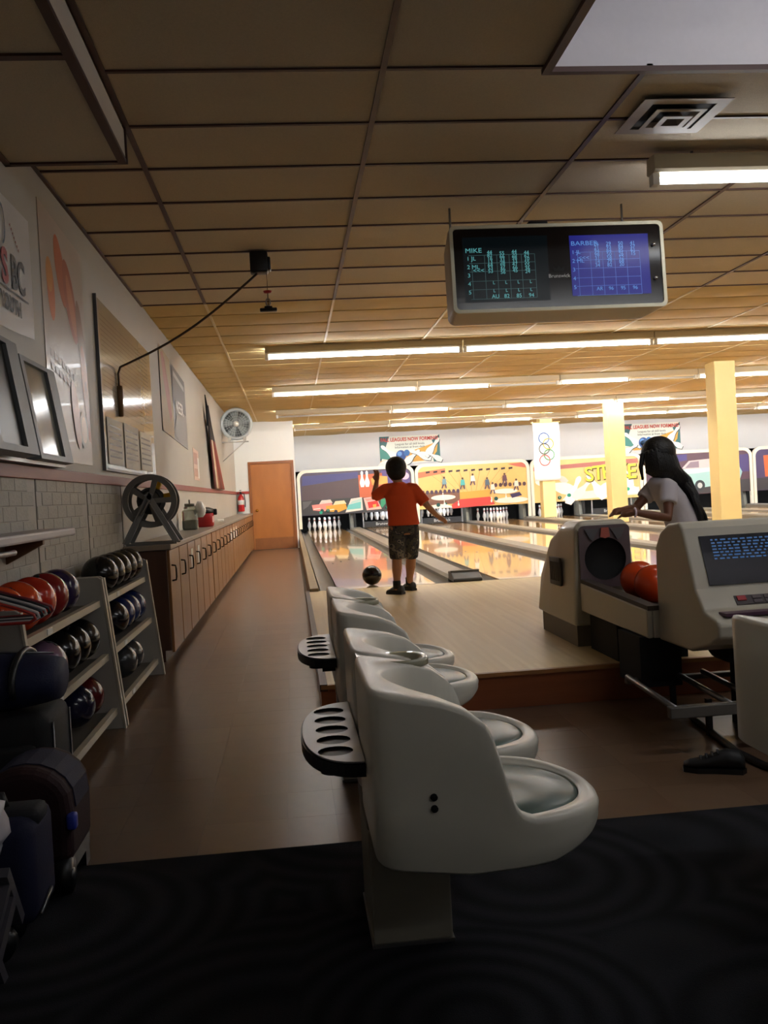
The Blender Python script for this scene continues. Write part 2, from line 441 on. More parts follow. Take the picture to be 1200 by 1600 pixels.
# dropped box along the wall
bx = MB(); bx.box(WALL_X, -0.72, REAR_Y + 0.05, GY0 - 0.01, CEIL - 0.175, CEIL - 0.02)
sof = struct(bx.build('ceiling_soffit', [mat('soffit_white', '#cfc6bd', 0.7), M_tile]))
sof.data.polygons[0].material_index = 1
for p in sof.data.polygons:
    if p.normal.z < -0.5: p.material_index = 1
e = MB(); Z0 = CEIL - 0.185
e.box(-0.755, -0.715, REAR_Y + 0.05, GY0, Z0, Z0 + 0.02); e.box(WALL_X, -0.755, GY0 - 0.03, GY0, Z0, Z0 + 0.02); e.box(WALL_X, -0.755, 3.66, 3.70, Z0, Z0 + 0.02); e.box(WALL_X, -0.755, 2.44, 2.48, Z0, Z0 + 0.02)
e.box(-0.722, -0.71, GY0 - 0.015, GY0, Z0, CEIL); e.box(WALL_X, WALL_X + 0.03, REAR_Y + 0.05, GY0, Z0, Z0 + 0.02)
e.build('corner_bead', M_tee, sof)
# white smooth panel set into the grid above the seats
M_pan = mat('panel_white', '#d9d4d8', 0.8, noise=0.04, nscale=30)
e = MB(); KZ = CEIL + 0.40
e.box(KX0 - 0.02, KX1 + 0.02, KY0 - 0.02, KY1 + 0.02, KZ, KZ + 0.02)
e.box(KX0 - 0.02, KX0, KY0, KY1, CEIL - 0.01, KZ); e.box(KX1, KX1 + 0.02, KY0, KY1, CEIL - 0.01, KZ); e.box(KX0, KX1, KY0 - 0.02, KY0, CEIL - 0.01, KZ); e.box(KX0, KX1, KY1, KY1 + 0.02, CEIL - 0.01, KZ)
pw = struct(e.build('ceiling_coffer', M_pan))
e = MB(); e.box(KX0 - 0.035, KX0 + 0.004, KY0, KY1 + 0.03, CEIL - 0.03, CEIL - 0.006); e.build('coffer_edge', M_tee, pw)
e = MB(); e.box(KX0, KX1, KY1 - 0.004, KY1 + 0.03, CEIL - 0.03, CEIL - 0.006); e.build('coffer_edge', M_tee, pw)

# lane-side ceiling: same grid, stained sagging boards
svar = []
for k in range(5):
    q = MB(); n = 6; vs_ = []; fs = []
    amp = (0.006, 0.014, 0.022, 0.03, 0.018)[k]
    for a in range(n + 1):
        for b_ in range(n + 1):
            u, v = a / n, b_ / n
            sag = amp * math.sin(PI*u)**0.8 * math.sin(PI*v)**0.7 * (1 + 0.25*math.sin(3*u + k))
            vs_.append((0.004 + u*1.212, 0.003 + v*0.604, 0.006 - sag))
    for a in range(n):
        for b_ in range(n): fs.append((a*(n+1)+b_, (a+1)*(n+1)+b_, (a+1)*(n+1)+b_+1, a*(n+1)+b_+1))
    q.add(vs_, fs, 0, True); me = q.mesh('sagging_tile'); me.materials.append(M_ltile); svar.append(me)
lx = [WALL_X] + GX[1:10]
for r in range(14):
    y = SPLIT + 0.61 * r
    for i in range(len(lx) - 1):
        o = link('tile', random.choice(svar[:2] if r < 3 else svar), ceil, (lx[i], y, CEIL)); o.scale[0] = (lx[i+1] - lx[i]) / 1.22
YF = SPLIT + 0.61 * 14
q = MB(); vs_ = []; fs = []; idx = {}
ny = int((BACK_Y - YF) / 0.61) + 1; nx = 17
for tx in range(nx):
    for ty in range(ny):
        x0 = max(GX[tx], WALL_X); y0 = YF + 0.61*ty; w_ = GX[tx] + 1.22 - x0; amp = random.choice((0.006, 0.015, 0.025, 0.03))
        o0 = len(vs_)
        for a in range(5):
            for b_ in range(5):
                vs_.append((x0 + 0.004 + a/4*(w_-0.008), y0 + 0.003 + b_/4*0.604, CEIL + 0.006 - amp*math.sin(PI*a/4)*math.sin(PI*b_/4)))
        for a in range(4):
            for b_ in range(4): fs.append((o0+a*5+b_, o0+(a+1)*5+b_, o0+(a+1)*5+b_+1, o0+a*5+b_+1))
for ty in range(14):          # the part of the near rows too far right to be seen in full
    for tx in range(10, nx):
        x0 = GX[tx]; y0 = SPLIT + 0.61*ty; o0 = len(vs_)
        for a in range(3):
            for b_ in range(3): vs_.append((x0 + 0.004 + a/2*1.212, y0 + 0.003 + b_/2*0.604, CEIL + 0.006 - 0.02*(a == 1 and b_ == 1)))
        for a in range(2):
            for b_ in range(2): fs.append((o0+a*3+b_, o0+(a+1)*3+b_, o0+(a+1)*3+b_+1, o0+a*3+b_+1))
q.add(vs_, fs, 0, True); q.build('sagging_tile_field', M_ltile, ceil)['kind'] = 'stuff'
for x in GX[1:]:
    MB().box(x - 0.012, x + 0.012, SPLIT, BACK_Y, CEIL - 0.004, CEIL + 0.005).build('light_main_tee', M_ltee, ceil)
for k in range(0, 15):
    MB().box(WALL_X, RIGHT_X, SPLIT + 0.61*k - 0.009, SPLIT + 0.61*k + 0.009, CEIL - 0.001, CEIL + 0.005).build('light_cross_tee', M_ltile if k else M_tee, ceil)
# air diffuser
vt = thing('ceiling_vent', 'square louvred air vent in the ceiling grid beside the near tube lamp', 'vent', (2.07, 4.76, CEIL)); vt.scale = (0.78, 0.76, 1)
M_vent = mat('vent_paint', '#9c8f84', 0.5)
MB().box(-0.26, 0.26, -0.26, 0.26, -0.012, -0.007).build('backing', M_blackm, vt)
for ro, ri, z_ in ((0.295, 0.215, -0.016), (0.17, 0.135, -0.030), (0.10, 0.06, -0.044)):
    q = MB()
    for x0_, x1_, y0_, y1_ in ((-ro, ro, ri, ro), (-ro, ro, -ro, -ri), (-ro, -ri, -ri, ri), (ri, ro, -ri, ri)): q.box(x0_, x1_, y0_, y1_, z_ - 0.004, z_)
    for sx, sy in ((1,0),(-1,0),(0,1),(0,-1)):       # sloping blade rising from each ring
        a_ = [(sx*ri + sy*ri, sy*ri - sx*ri, z_ - 0.003), (sx*ri - sy*ri, sy*ri + sx*ri, z_ - 0.003), ((sx*(ri-0.02) - sy*(ri-0.02)), (sy*(ri-0.02) + sx*(ri-0.02)), -0.010), ((sx*(ri-0.02) + sy*(ri-0.02)), (sy*(ri-0.02) - sx*(ri-0.02)), -0.010)]
        if ri < 0.2: q.add(a_, [(0, 1, 2, 3)])
    q.build('louvre', M_vent, vt)
# ================================================================ raised approach, lanes
apr = MB(); apr.box(0.1, RIGHT_X, STEP_Y, FOUL_Y, 0, LZ)
ap = struct(apr.build('floor_approach', [M_approach, M_riser]))
for p in ap.data.polygons:
    if p.normal.y < -0.5 or p.normal.x < -0.5: p.material_index = 1
ns = MB(); ns.box(0.095, 0.135, STEP_Y - 0.01, FOUL_Y, LZ - 0.03, LZ + 0.006); struct(ns.build('trim_3', M_darkwood))
ns = MB(); ns.box(0.1, RIGHT_X, STEP_Y - 0.012, STEP_Y + 0.02, LZ - 0.02, LZ + 0.002); struct(ns.build('trim_4', mat('nosing', '#9a6a3c', 0.4, noise=0.2)))
fl = MB(); fl.box(0.3, RIGHT_X, FOUL_Y - 0.02, FOUL_Y, LZ, LZ + 0.001); struct(fl.build('trim_5', mat('foul_line', '#5c4630', 0.4)))
lane_x = [LANE0 + PITCH*i for i in range(NL)]
where = ['beside the wooden kerb of the aisle', 'to the right of the bowling boy', 'left under the poster of the bowling hall', 'ending at the full rack left of the yellow posts',
         'just past the row of yellow posts', 'with the strike poster over its pins', 'left under the turquoise car poster', 'right under the turquoise car poster', 'second from the far right wall', 'along the far right wall']
LEND = PIN_Y + 1.1
nth = ('first', 'second', 'third', 'fourth', 'fifth', 'sixth', 'seventh', 'eighth', 'ninth', 'tenth')
for i, x in enumerate(lane_x):
    t = thing('bowling_lane', 'glossy maple bowling lane ' + where[i], 'bowling lane', (x, FOUL_Y, 0), group='bowling lanes')
    MB().box(-LW, LW, 0, LEND - FOUL_Y, 0.02, LZ).build('lane_bed', M_lane, t)
    for s in (-1, 1):
        g = MB(); pts = []
        for k in range(9):
            a = PI * k / 8; pts.append((s*(LW + 0.095 - 0.09*math.cos(a)), LZ - 0.015 - 0.075*math.sin(a)))
        vs_ = [(u, 0, v) for u, v in pts] + [(u, LEND - FOUL_Y, v) for u, v in pts] 
        g.add(vs_, [(k, k+1, 10+k, 9+k) for k in range(8)], 0, True)
        g.box(s*LW if s > 0 else -LW - 0.187, LW + 0.187 if s > 0 else -LW, 0.0, LEND - FOUL_Y, 0.0, 0.07)
        g.build('gutter', M_gutter, t)
    # arrows and foul-end dots let into the boards
    ar = MB()
    for k in range(-3, 4):
        y = 4.9 - abs(k)*0.28 
        ar.add([(k*0.135-0.018, y-0.08, LZ+0.0006), (k*0.135+0.018, y-0.08, LZ+0.0006), (k*0.135, y+0.08, LZ+0.0006)], [(0,1,2)])
    ar.build('aiming_arrow', mat('arrow_dark', '#4a2c18', 0.3), t)
# wooden kerb at the aisle side
k = MB(); k.box(0.14, 0.235, FOUL_Y - 0.05, LEND, 0.0, LZ + 0.035)
kb = k.build('lane_kerb', mat('kerb_wood', '#8d7a5c', 0.45, noise=0.25, nscale=4)); tag(bevel(kb, 0.01), 'long worn wooden kerb between the aisle floor and the first lane', 'kerb')
# cappings between lanes: those inside a pair carry the ball return track and stop in a dark end block
for i in range(NL - 1):
    xc = (lane_x[i] + lane_x[i+1]) / 2
    hw = 0.150
    pair = i % 2 == 0
    lab = ('laminate ball-track capping with dark end block, %s divider from the aisle' if pair else 'plain laminate lane divider, %s from the aisle') % nth[i]
    t = thing('lane_divider', lab, 'lane divider', (xc, FOUL_Y, 0), group='lane dividers')
    c = MB(); top = LZ + (0.045 if pair else 0.075)
    c.prism([(-hw-0.008, 0.0), (hw+0.008, 0.0), (hw+0.008, top-0.03), (hw-0.02, top), (-hw+0.02, top), (-hw-0.008, top-0.03)], 1, 0.345 if pair else 0.0, PIN_Y - FOUL_Y - 0.3)
    c.build('capping', M_cap, t)
    if pair:
        b_ = MB(); b_.prism([(-0.02, LZ), (0.34, LZ), (0.34, LZ + 0.10), (0.17, LZ + 0.10), (-0.02, LZ + 0.035)], 0, -0.158, 0.158)
        bevel(b_.build('end_block', mat('end_block', '#3f3a36', 0.35, noise=0.15), t), 0.012)
        b_ = MB(); b_.box(-0.158, 0.158, 0.15, 0.2, LZ + 0.09, LZ + 0.112); b_.build('block_ridge', M_gutter, t)

# ================================================================ pits, masking units, pins
def pin_mesh():
    prof = [(0.0, 0), (0.026, 0.0), (0.0286, 0.006), (0.038, 0.06), (0.0605, 0.114), (0.0598, 0.13), (0.048, 0.19), (0.031, 0.235), (0.0237, 0.275), (0.0249, 0.30), (0.032, 0.335), (0.0323, 0.35), (0.027, 0.37), (0.012, 0.38), (0.0, 0.381)]
    q = MB(); q.lathe(prof, 16); 
    me = q.mesh('bowling_pin'); me.materials.append(mat('pin_white', '#f4f3ee', 0.2, coat=0.3)); me.materials.append(mat('pin_red', '#b0241e', 0.3))
    for p in me.polygons:
        if 0.262 < p.center.z < 0.30: p.material_index = 1
    # two thin red stripes only
    for p in me.polygons:
        if p.material_index == 1 and not (0.262 < p.center.z < 0.29): p.material_index = 0
    return me
PIN = pin_mesh()
spots = [(0, 0)] + [(s*0.1524, 0.264) for s in (-1, 1)] + [(s*0.3048, 0.528) for s in (-1, 0, 1)] + [(s*0.1524, 0.792) for s in (-3, -1, 1, 3)]
pin_lane = {0: ('standing', 'beside the aisle kerb'), 1: ('held up', 'behind the sweep bar right of the aisle lane'), 2: ('held up', 'behind the sweep bar under the bowling hall panel'),
            3: ('standing', 'under the bowling hall panel'), 4: ('standing', 'just past the first yellow post')}
pin_name = ['front', 'second-row aisle-side', 'second-row far-side', 'third-row aisle-side', 'third-row middle', 'third-row far-side', 'back-row aisle-side corner', 'back-row inner aisle-side', 'back-row inner far-side', 'back-row far-side corner']
for li, (st, wh) in pin_lane.items():
    for k, (dx, dy) in enumerate(spots):
        z = LZ if st == 'standing' else 0.41
        o = link('bowling_pin', PIN, None, (lane_x[li] + dx, PIN_Y + dy, z))
        tag(o, '%s bowling pin %s %s' % (pin_name[k], st, wh), 'bowling pin', 'pins ' + wh)
ONE = {}
for i, x in enumerate(lane_x):
    t = thing('pinsetter', 'dark pinsetter over the pin deck of the %s lane from the aisle' % nth[i], 'pinsetter', (x, PIN_Y, 0), group='pinsetters')
    hw = PITCH/2 - 0.005
    MB().box(-hw, -hw+0.03, -0.22, 1.5, 0, 1.7).build('side_wall', M_black, t); MB().box(hw-0.03, hw, -0.22, 1.5, 0, 1.7).build('side_wall', M_black, t)
    b_ = MB(); b_.box(-0.6, 0.6, -0.2, 1.0, 0.80, 0.90); b_.build('pin_deck_frame', M_black, t)
    b_ = MB(); b_.box(-hw+0.03, hw-0.03, 1.12, 1.16, LZ-0.1, 1.7); b_.build('pit_curtain', M_blackm, t)
    if i in (1, 2, 5):
        s_ = MB(); s_.box(-0.6, 0.6, -0.21, -0.17, LZ + 0.02, LZ + 0.19)
        sw = s_.build('sweep_bar', mat('sweep_bar', '#1b1d24', 0.4), t)
        text('lettering', 'Brunswick', 0.12, mat('sweep_text', '#b8bcc0', 0.5), sw, frame_m((0, -0.212, LZ + 0.105), (1,0,0), (0,0,1)), 0.001)
        for s in (-1, 1):
            MB().box(s*0.62-0.02, s*0.62+0.02, -0.21, -0.12, LZ+0.02, 0.9).build('sweep_arm', M_metal, t)
    # kickback plate seen beside the deck
    kp = MB(); kp.prism([(-0.2, LZ), (0.4, LZ), (0.4, 0.66), (-0.1, 0.66)], 0, hw-0.12, hw-0.031); kp.build('kickback', mat('kickback_grey', '#7d7f78', 0.5, noise=0.2), t)
    lp = MB(); lp.cyl((-0.55, -0.05, 0.74), (0.55, -0.05, 0.74), 0.018, seg=8)
    lp.build('deck_lamp', mat('deck_lamp', '#ffffff', 0.5, emit='#eef4ff', estr=PIT_POWER), t)

M_frame = mat('mask_frame', '#e4dfd0', 0.4)
pw_ = 2 * PITCH
MASK_Z0, MASK_Z1 = 0.66, 2.01
mlab = ['masking panel painted with a row of fifties cars and two bowling pins', 'masking panel painted with a crowded yellow bowling hall', 'masking panel painted with flying pins and the word strike',
        'masking panel painted with a big turquoise car', 'masking panel in purple and orange at the far right']
def px(x0, y0):
    return lambda *p: [(a - x0, y0 - b) for a, b in p]
for i in range(5):
    cx = (lane_x[2*i] + lane_x[2*i+1]) / 2 + 0.09
    t = thing('masking_unit', mlab[i], 'masking unit', (cx, MASK_Y, 0), group='masking units')
    hw = pw_/2 - 0.01
    o1 = rrect(-hw, MASK_Z0 - 0.02, hw, MASK_Z1, 0.28); i1 = rrect(-hw + 0.09, MASK_Z0 + 0.0, hw - 0.09, MASK_Z1 - 0.09, 0.22)
    # frame: top and both sides run down to the lane, open below
    q = MB(); n = len(o1)
    ow = [(u, v) for u, v in rrect(-hw, MASK_Z0 - 2, hw, MASK_Z1, 0.26)][:12]; iw = [(u, v) for u, v in rrect(-hw+0.09, MASK_Z0 - 2, hw-0.09, MASK_Z1-0.09, 0.2)][:12]
    ow = [(hw, LZ + 0.08)] + ow + [(-hw, LZ + 0.08)]; iw = [(hw-0.09, LZ + 0.08)] + iw + [(-hw+0.09, LZ + 0.08)]
    vs_ = [(u, -0.05, v) for u, v in ow] + [(u, -0.05, v) for u, v in iw] + [(u, 0.03, v) for u, v in ow] + [(u, 0.03, v) for u, v in iw]
    n = len(ow); fs = []
    for k in range(n-1):
        fs += [(k, k+1, n+k+1, n+k), (2*n+k, 3*n+k, 3*n+k+1, 2*n+k+1), (k, 2*n+k, 2*n+k+1, k+1), (n+k, n+k+1, 3*n+k+1, 3*n+k)]
    q.add(vs_, fs, 0, False); q.build('frame', M_frame, t)
    # painted panel
    iw2 = iw[1:-1]; poly = [(hw-0.09, MASK_Z0)] + iw2 + [(-hw+0.09, MASK_Z0)]
    base = ['#4d4156', '#e3bd72', '#e6c07c', '#5a3f4e', '#4c3f66'][i]
    q = MB(); q.prism(poly, 1, -0.02, 0.02); q.build('panel', mat('mask_base_%d' % i, base, 0.4, noise=0.12, nscale=1.2), t)
    x0 = -hw + 0.09; W = 2*hw - 0.18; Hh = MASK_Z1 - 0.09 - MASK_Z0
    sh = []
    if i == 0:      # night street: violet sky, orange bowling house with two pins, four cars on a dark road
        F = px(45, 525); sc = W / 1065
        sh.append(('#4a4a80', F((70,160),(600,145),(600,215),(330,235),(60,260))))
        sh.append(('#5c4a86', F((820,145),(1060,130),(1095,200),(1095,300),(820,260))))
        sh.append(('#54454c', F((60,250),(600,200),(600,380),(60,390))))
        sh.append(('#3c3b3e', F((46,385),(1108,375),(1108,524),(46,524))))
        sh.append(('#5d5c5e', F((60,395),(150,392),(110,440),(60,470))))
        sh.append(('#c4603c', F((600,175),(830,165),(830,385),(605,385))))
        sh.append(('#d9a050', F((720,215),(800,190),(880,200),(880,270),(730,275))))
        sh.append(('#ecdcb0', ell(1010, -0, 1, 1)))
        sh[-1] = ('#d9b7d0', [(a - 45, 525 - b) for a, b in ell(1050, 205, 40, 34)])
        for cx_ in (637, 684):
            sh.append(('#f6f2ee', [(a - 45, 525 - b) for a, b in [(x_, 2*213 - y_) for x_, y_ in pin_shape(cx_, 213, 150)]]))
        for body, roof, x_, y_, dark in (('#dc8a84', '#e0d0c8', 145, 495, '#10493f'), ('#d9a03a', '#ead8b0', 275, 510, '#272038')):
            sh.append((roof, F((x_+70,y_-70),(x_+95,y_-105),(x_+180,y_-108),(x_+200,y_-75))))
            sh.append((body, F((x_,y_-65),(x_+190,y_-78),(x_+205,y_-30),(x_+120,y_-2),(x_+10,y_-15))))
            sh.append((dark, [(a - 45, 525 - b) for a, b in ell(x_+95, y_-8, 17, 17)]))
            sh.append(('#f0e6dc', F((x_+15,y_-30),(x_+80,y_-35),(x_+80,y_-27),(x_+15,y_-22))))
        for body, edge, x_ in (('#6cbcbc', '#d9cfc8', 460), ('#cf2f2a', '#f0b0a8', 640)):
            sh.append((edge, F((x_+60 if x_ == 460 else x_,390),(x_+165 if x_ == 460 else x_+120,380),(x_+170,500),(x_,515) if x_ == 460 else (x_+25,505))))
            sh.append((body, F((x_+30,445),(x_+155,420),(x_+150,485),(x_+15,492)) if x_ == 460 else F((x_+35,430),(x_+130,420),(x_+150,475),(x_+45,488))))
            sh.append(('#a9c8c4' if x_ == 460 else '#e08c84', F((x_+70,415),(x_+160,392),(x_+160,415),(x_+45,438)) if x_ == 460 else F((x_+10,400),(x_+115,390),(x_+125,412),(x_+30,420))))
        sh.append(('#e0a040', F((725,455),(760,452),(757,482),(728,484))))
        sh.append(('#2f8f68', F((805,410),(850,405),(850,450),(815,490),(800,470))))
        sh.append(('#14a080', [(a - 45, 525 - b) for a, b in ell(228, 503, 15, 15)]))
        yb = 525
    elif i == 1:    # bowling hall: yellow floor with lanes running up, red carpet, white tables, people and balls
        F = px(60, 430); sc = W / 955
        sh.append(('#d67a56', F((62,110),(300,85),(300,125),(62,160))))
        sh.append(('#c76a58', F((850,75),(1005,65),(1010,115),(930,100))))
        for k in range(9): sh.append(('#b98a4a', F((150+k*90,120),(154+k*90,120),(380+k*36,300),(377+k*36,300))))
        for k in range(12): sh.append(('#3a2a30', F((130+k*66,105),(165+k*66,102),(165+k*66,118),(130+k*66,122))))
        sh.append(('#7a5240', F((75,290),(415,290),(415,395),(75,400))))
        sh.append(('#d0a040', F((415,300),(690,290),(680,360),(415,365))))
        sh.append(('#c83c38', F((340,405),(415,362),(680,352),(720,420),(700,425),(345,440))))
        for k in range(9): sh.append(('#4a3550', [(a - 60, 430 - b) for a, b in ell(97 + k*38, 287, 14, 18)]))
        for k in range(7): sh.append(('#5a3c44', [(a - 60, 430 - b) for a, b in ell(735 + k*42, 255, 15, 18)]))
        for cx_, cy_, rx, ry in ((270,338,108,24), (235,428,108,34), (815,312,110,22), (865,392,150,26)):
            sh.append(('#f0e8dc', [(a - 60, 430 - min(b, 429)) for a, b in ell(cx_, cy_, rx, ry)]))
        for cx_, cy_ in ((268,318), (277,385), (400,395), (690,380), (820,355), (110,345)):
            sh.append(('#f7f2ea', [(a - 60, 430 - b) for a, b in [(x_, 2*cy_ - y_) for x_, y_ in pin_shape(cx_, cy_, 46)]]))
        for cx_, cy_, c in ((285,200,'#7fa0a8'), (445,215,'#4fb0b0'), (535,185,'#f0ece4'), (660,225,'#5a6a78'), (815,195,'#6a4450'), (915,250,'#e8dccc'), (705,270,'#ecd8cc')):
            sh.append((c, F((cx_-16,cy_-22),(cx_+14,cy_-26),(cx_+22,cy_+24),(cx_-20,cy_+26))))
            sh.append(('#5c4038', [(a - 60, 430 - b) for a, b in ell(cx_, cy_-34, 9, 10)]))
            sh.append(('#54405a', F((cx_-14,cy_+24),(cx_-2,cy_+24),(cx_-18,cy_+60),(cx_-28,cy_+58))))
            sh.append(('#54405a', F((cx_+2,cy_+24),(cx_+14,cy_+24),(cx_+20,cy_+58),(cx_+10,cy_+60))))
        for cx_, cy_ in ((222,400), (730,373)):
            sh.append(('#0f5048', [(a - 60, 430 - b) for a, b in ell(cx_, cy_, 17, 17)]))
        sh.append(('#403058', F((855,340),(940,325),(960,355),(870,375))))
        yb = 430
    elif i == 2:    # flying pins and lettering
        sc = W / 1340
        F = px(-20, 1050)
        sh.append(('#b06a60', F((-15,545),(1300,490),(1310,555),(-15,600))))
        sh.append(('#c8d4d2', F((320,1040),(1310,1010),(1310,900),(420,930))))
        G = lambda c, cx_, cy_, s, a: sh.append((c, [(p + 20, q_) for p, q_ in pin_shape(cx_, 1050 - cy_, s, a)]))
        for c, cx_, cy_, s, a in (('#d8ccc4',300,700,260,0.9), ('#eee8e2',250,830,520,1.25), ('#e8e0da',160,960,300,0.5), ('#f0ece8',480,900,420,-0.4), ('#e6ddd8',600,880,380,-0.7), ('#f3efec',760,860,420,0.5),
                                  ('#efe9e4',960,830,420,-0.9), ('#f5f1ee',1130,690,430,0.35), ('#f0eae6',1080,900,420,1.3)):
            G(c, cx_, cy_, s, a)
        for cx_, cy_, c in ((205,975,'#3a3a4c'), (415,968,'#128a70'), (945,935,'#3a4560'), (1160,925,'#12a080')):
            sh.append((c, [(a + 20, 1050 - b) for a, b in ell(cx_, cy_, 26, 26)]))
        yb = 1050
    elif i == 3:    # turquoise car with an orange sun
        sc = W / 1250
        F = px(0, 620)
        sh.append(('#4a4080', F((10,60),(500,30),(500,120),(10,200))))
        sh.append(('#d4703c', F((820,110),(1100,80),(1110,330),(830,340))))
        sh.append(('#4c4078', F((1110,80),(1245,70),(1245,330),(1120,330))))
        sh.append(('#3c3a40', F((5,480),(1245,440),(1245,615),(5,615))))
        sh.append(('#e2a850', [(a, 620 - b) for a, b in ell(300, 190, 75, 75)]))
        sh.append(('#c9bcc0', F((430,240),(520,130),(820,110),(900,220),(640,270))))
        sh.append(('#8a7c8c', F((470,235),(540,150),(640,140),(640,235))))
        sh.append(('#9cc4c8', F((120,300),(420,250),(1120,230),(1160,330),(1120,470),(700,530),(560,560),(130,420))))
        sh.append(('#c2dcdc', F((130,300),(420,255),(1110,235),(1120,260),(600,320),(140,330))))
        sh.append(('#e6e0dc', F((170,440),(560,550),(555,575),(165,465))))
        sh.append(('#e6dcd8', F((870,420),(1110,340),(1120,380),(880,480))))
        sh.append(('#303840', [(a, 620 - b) for a, b in ell(640, 500, 62, 80)])); sh.append(('#b8c0c4', [(a, 620 - b) for a, b in ell(640, 500, 30, 42)]))
        sh.append(('#303840', [(a, 620 - b) for a, b in ell(1080, 430, 50, 70)]))
        sh.append(('#405a78', [(a, 620 - b) for a, b in ell(430, 470, 24, 24)])); sh.append(('#14a080', [(a, 620 - b) for a, b in ell(880, 430, 26, 26)]))
        yb = 620
    else:
        sc = W / 1000
        F = px(0, 400)
        sh.append(('#d0683c', F((80,60),(420,40),(430,260),(90,270)))); sh.append(('#3c3a40', F((5,280),(995,260),(995,398),(5,398))))
        sh.append(('#b8a8c0', F((500,120),(860,90),(900,230),(520,250))))
        yb = 400
    art('artwork', t, frame_m((x0, -0.02, MASK_Z0 + 0.004), (1,0,0), (0,0,1)), sc, sc * (Hh - 0.01) / (sc * {0: 392, 1: 365, 2: 590, 3: 600, 4: 398}[i]), sh, 0.003, 0.0008)
    if i == 2:
        ch = 'STRIKE!'
        for j, c in enumerate(ch):
            xx = 9.02 - cx + 0.285*j - (0.09 if j > 3 else 0); zz = MASK_Z0 + Hh * (0.60 + 0.05*math.sin(j*0.55))
            MM = frame_m((xx, -0.055, zz), (1, 0, 0.06), (0.0 if j % 2 else -0.1, 0, 1))
            text('letter', c, 0.62, mat('strike_shadow', '#4a4410', 0.5), t, MM @ Matrix.Translation((0.02, -0.02, 0)), 0.001, bold=0.02)
            text('letter', c, 0.62, mat('strike_yellow', '#f0e23c', 0.45), t, MM @ Matrix.Translation((0, 0, 0.006)), 0.001, bold=0.006)
    for s in (-1, 1):      # green lane number lamps
        nm = MB(); nm.cyl((s*PITCH/2 - 0.45*0, -0.02, MASK_Z0 + 0.12), (s*PITCH/2, -0.05, MASK_Z0 + 0.12), 0.055, seg=14)
        nb_ = nm.build('lane_number', mat('number_disc', '#0c5a4c', 0.3), t)
        text('numeral', str(2*i + (1 if s < 0 else 2)), 0.085, mat('number_white', '#d8f4ea', 0.4), nb_, frame_m((s*PITCH/2, -0.051, MASK_Z0 + 0.12), (1,0,0), (0,0,1)), 0.001)
# wall banners above the masking
def league_banner(x, z, label):
    t = thing('league_banner', label, 'banner', (x, BACK_Y, z), group='league banners on the back wall')
    Wb, Hb = 1.86, 0.83
    MB().box(-Wb/2, Wb/2, -0.015, -0.002, -Hb/2, Hb/2).build('panel', mat('banner_base', '#e9e6da', 0.45), t)
    F = lambda *p: [(a, 150 - b) for a, b in p]; sc = Wb / 360
    sh = [('#2d5f62', F((0,0),(60,0),(30,75),(0,150))), ('#2d6a6a', F((300,40),(360,0),(360,150),(320,150))), ('#e0e6dc', F((60,0),(300,0),(330,70),(250,90),(60,80))),
          ('#dca23c', F((190,85),(350,40),(340,95),(300,140),(140,148),(60,150),(160,110))), ('#dca23c', F((0,135),(80,120),(110,148),(0,148))), ('#3f8a80', F((0,60),(70,90),(60,130),(0,120)))]
    P = lambda cx_, cy_, s, a, c='#f3f1ea': sh.append((c, pin_shape(cx_, 150 - cy_, s, a)))
    for cx_, cy_, s, a in ((60,90,130,0.9),(40,140,110,-1.1),(190,118,120,-0.9),(240,105,140,1.2),(315,70,130,-0.7),(325,122,100,1.05)):
        P(cx_+3, cy_+4, s, a, '#33444a'); P(cx_, cy_, s, a)
    sh.append(('#1f4a90', [(a, 150-b) for a, b in ell(125, 108, 30, 30)])); sh.append(('#5a90d0', [(a, 150-b) for a, b in ell(117, 98, 14, 13)])); sh.append(('#2a66a8', [(a, 150-b) for a, b in ell(160, 95, 18, 18)]))
    art('artwork', t, frame_m((-Wb/2, -0.015, -Hb/2), (1,0,0), (0,0,1)), sc, sc * Hb / (150*sc), sh, 0.002, 0.0006)
    text('headline', 'FALL LEAGUES NOW FORMING!', 0.155, mat('banner_red', '#c83a2c', 0.5), t, frame_m((0, -0.032, Hb/2 - 0.11), (1,0,0), (0,0,1)), 0.001, sx=0.80, bold=0.004)
    text('subline', 'Leagues for all skill levels\nInformation at front desk', 0.095, mat('banner_ink', '#33403c', 0.5), t, frame_m((0, -0.032, Hb/2 - 0.30), (1,0,0), (0,0,1)), 0.001, sx=0.95)
    return t
league_banner(3.70, 2.51, 'teal and yellow league banner with pins above the bowling boy')
league_banner(11.37, 2.53, 'teal and yellow league banner with pins between two yellow posts')

# ================================================================ posts, five-ring flag
for n, (y, lab) in enumerate(((15.06, 'thick pale yellow square post closest to the ball return'), (20.37, 'middle pale yellow square post between lanes'), (26.1, 'far pale yellow square post carrying the white ring flag'))):
    p = MB(); p.box(7.06, 7.42, y, y + 0.36, LZ + 0.076, CEIL + 0.05)
    tag(bevel(p.build('post', M_post), 0.012), lab, 'post', 'yellow posts between the lanes')
fg = thing('ring_flag', 'white hanging flag with five linked rings on the far yellow post', 'flag', (7.2, 26.06, 0))
q = MB(); vs_ = []; nx_, nz_ = 10, 14
for a in range(nx_ + 1):
    for b_ in range(nz_ + 1):
        u = a/nx_; v = b_/nz_
        vs_.append((-0.38 + 0.76*u + 0.03*math.sin(5*v)*(1-v), -0.02 - 0.025*math.sin(9*u + 2*v), 2.93 - 1.62*v + (0.05*(1-v) if a == 0 else 0)))
q.add(vs_, [(a*(nz_+1)+b_, (a+1)*(nz_+1)+b_, (a+1)*(nz_+1)+b_+1, a*(nz_+1)+b_+1) for a in range(nx_) for b_ in range(nz_)], 0, True)
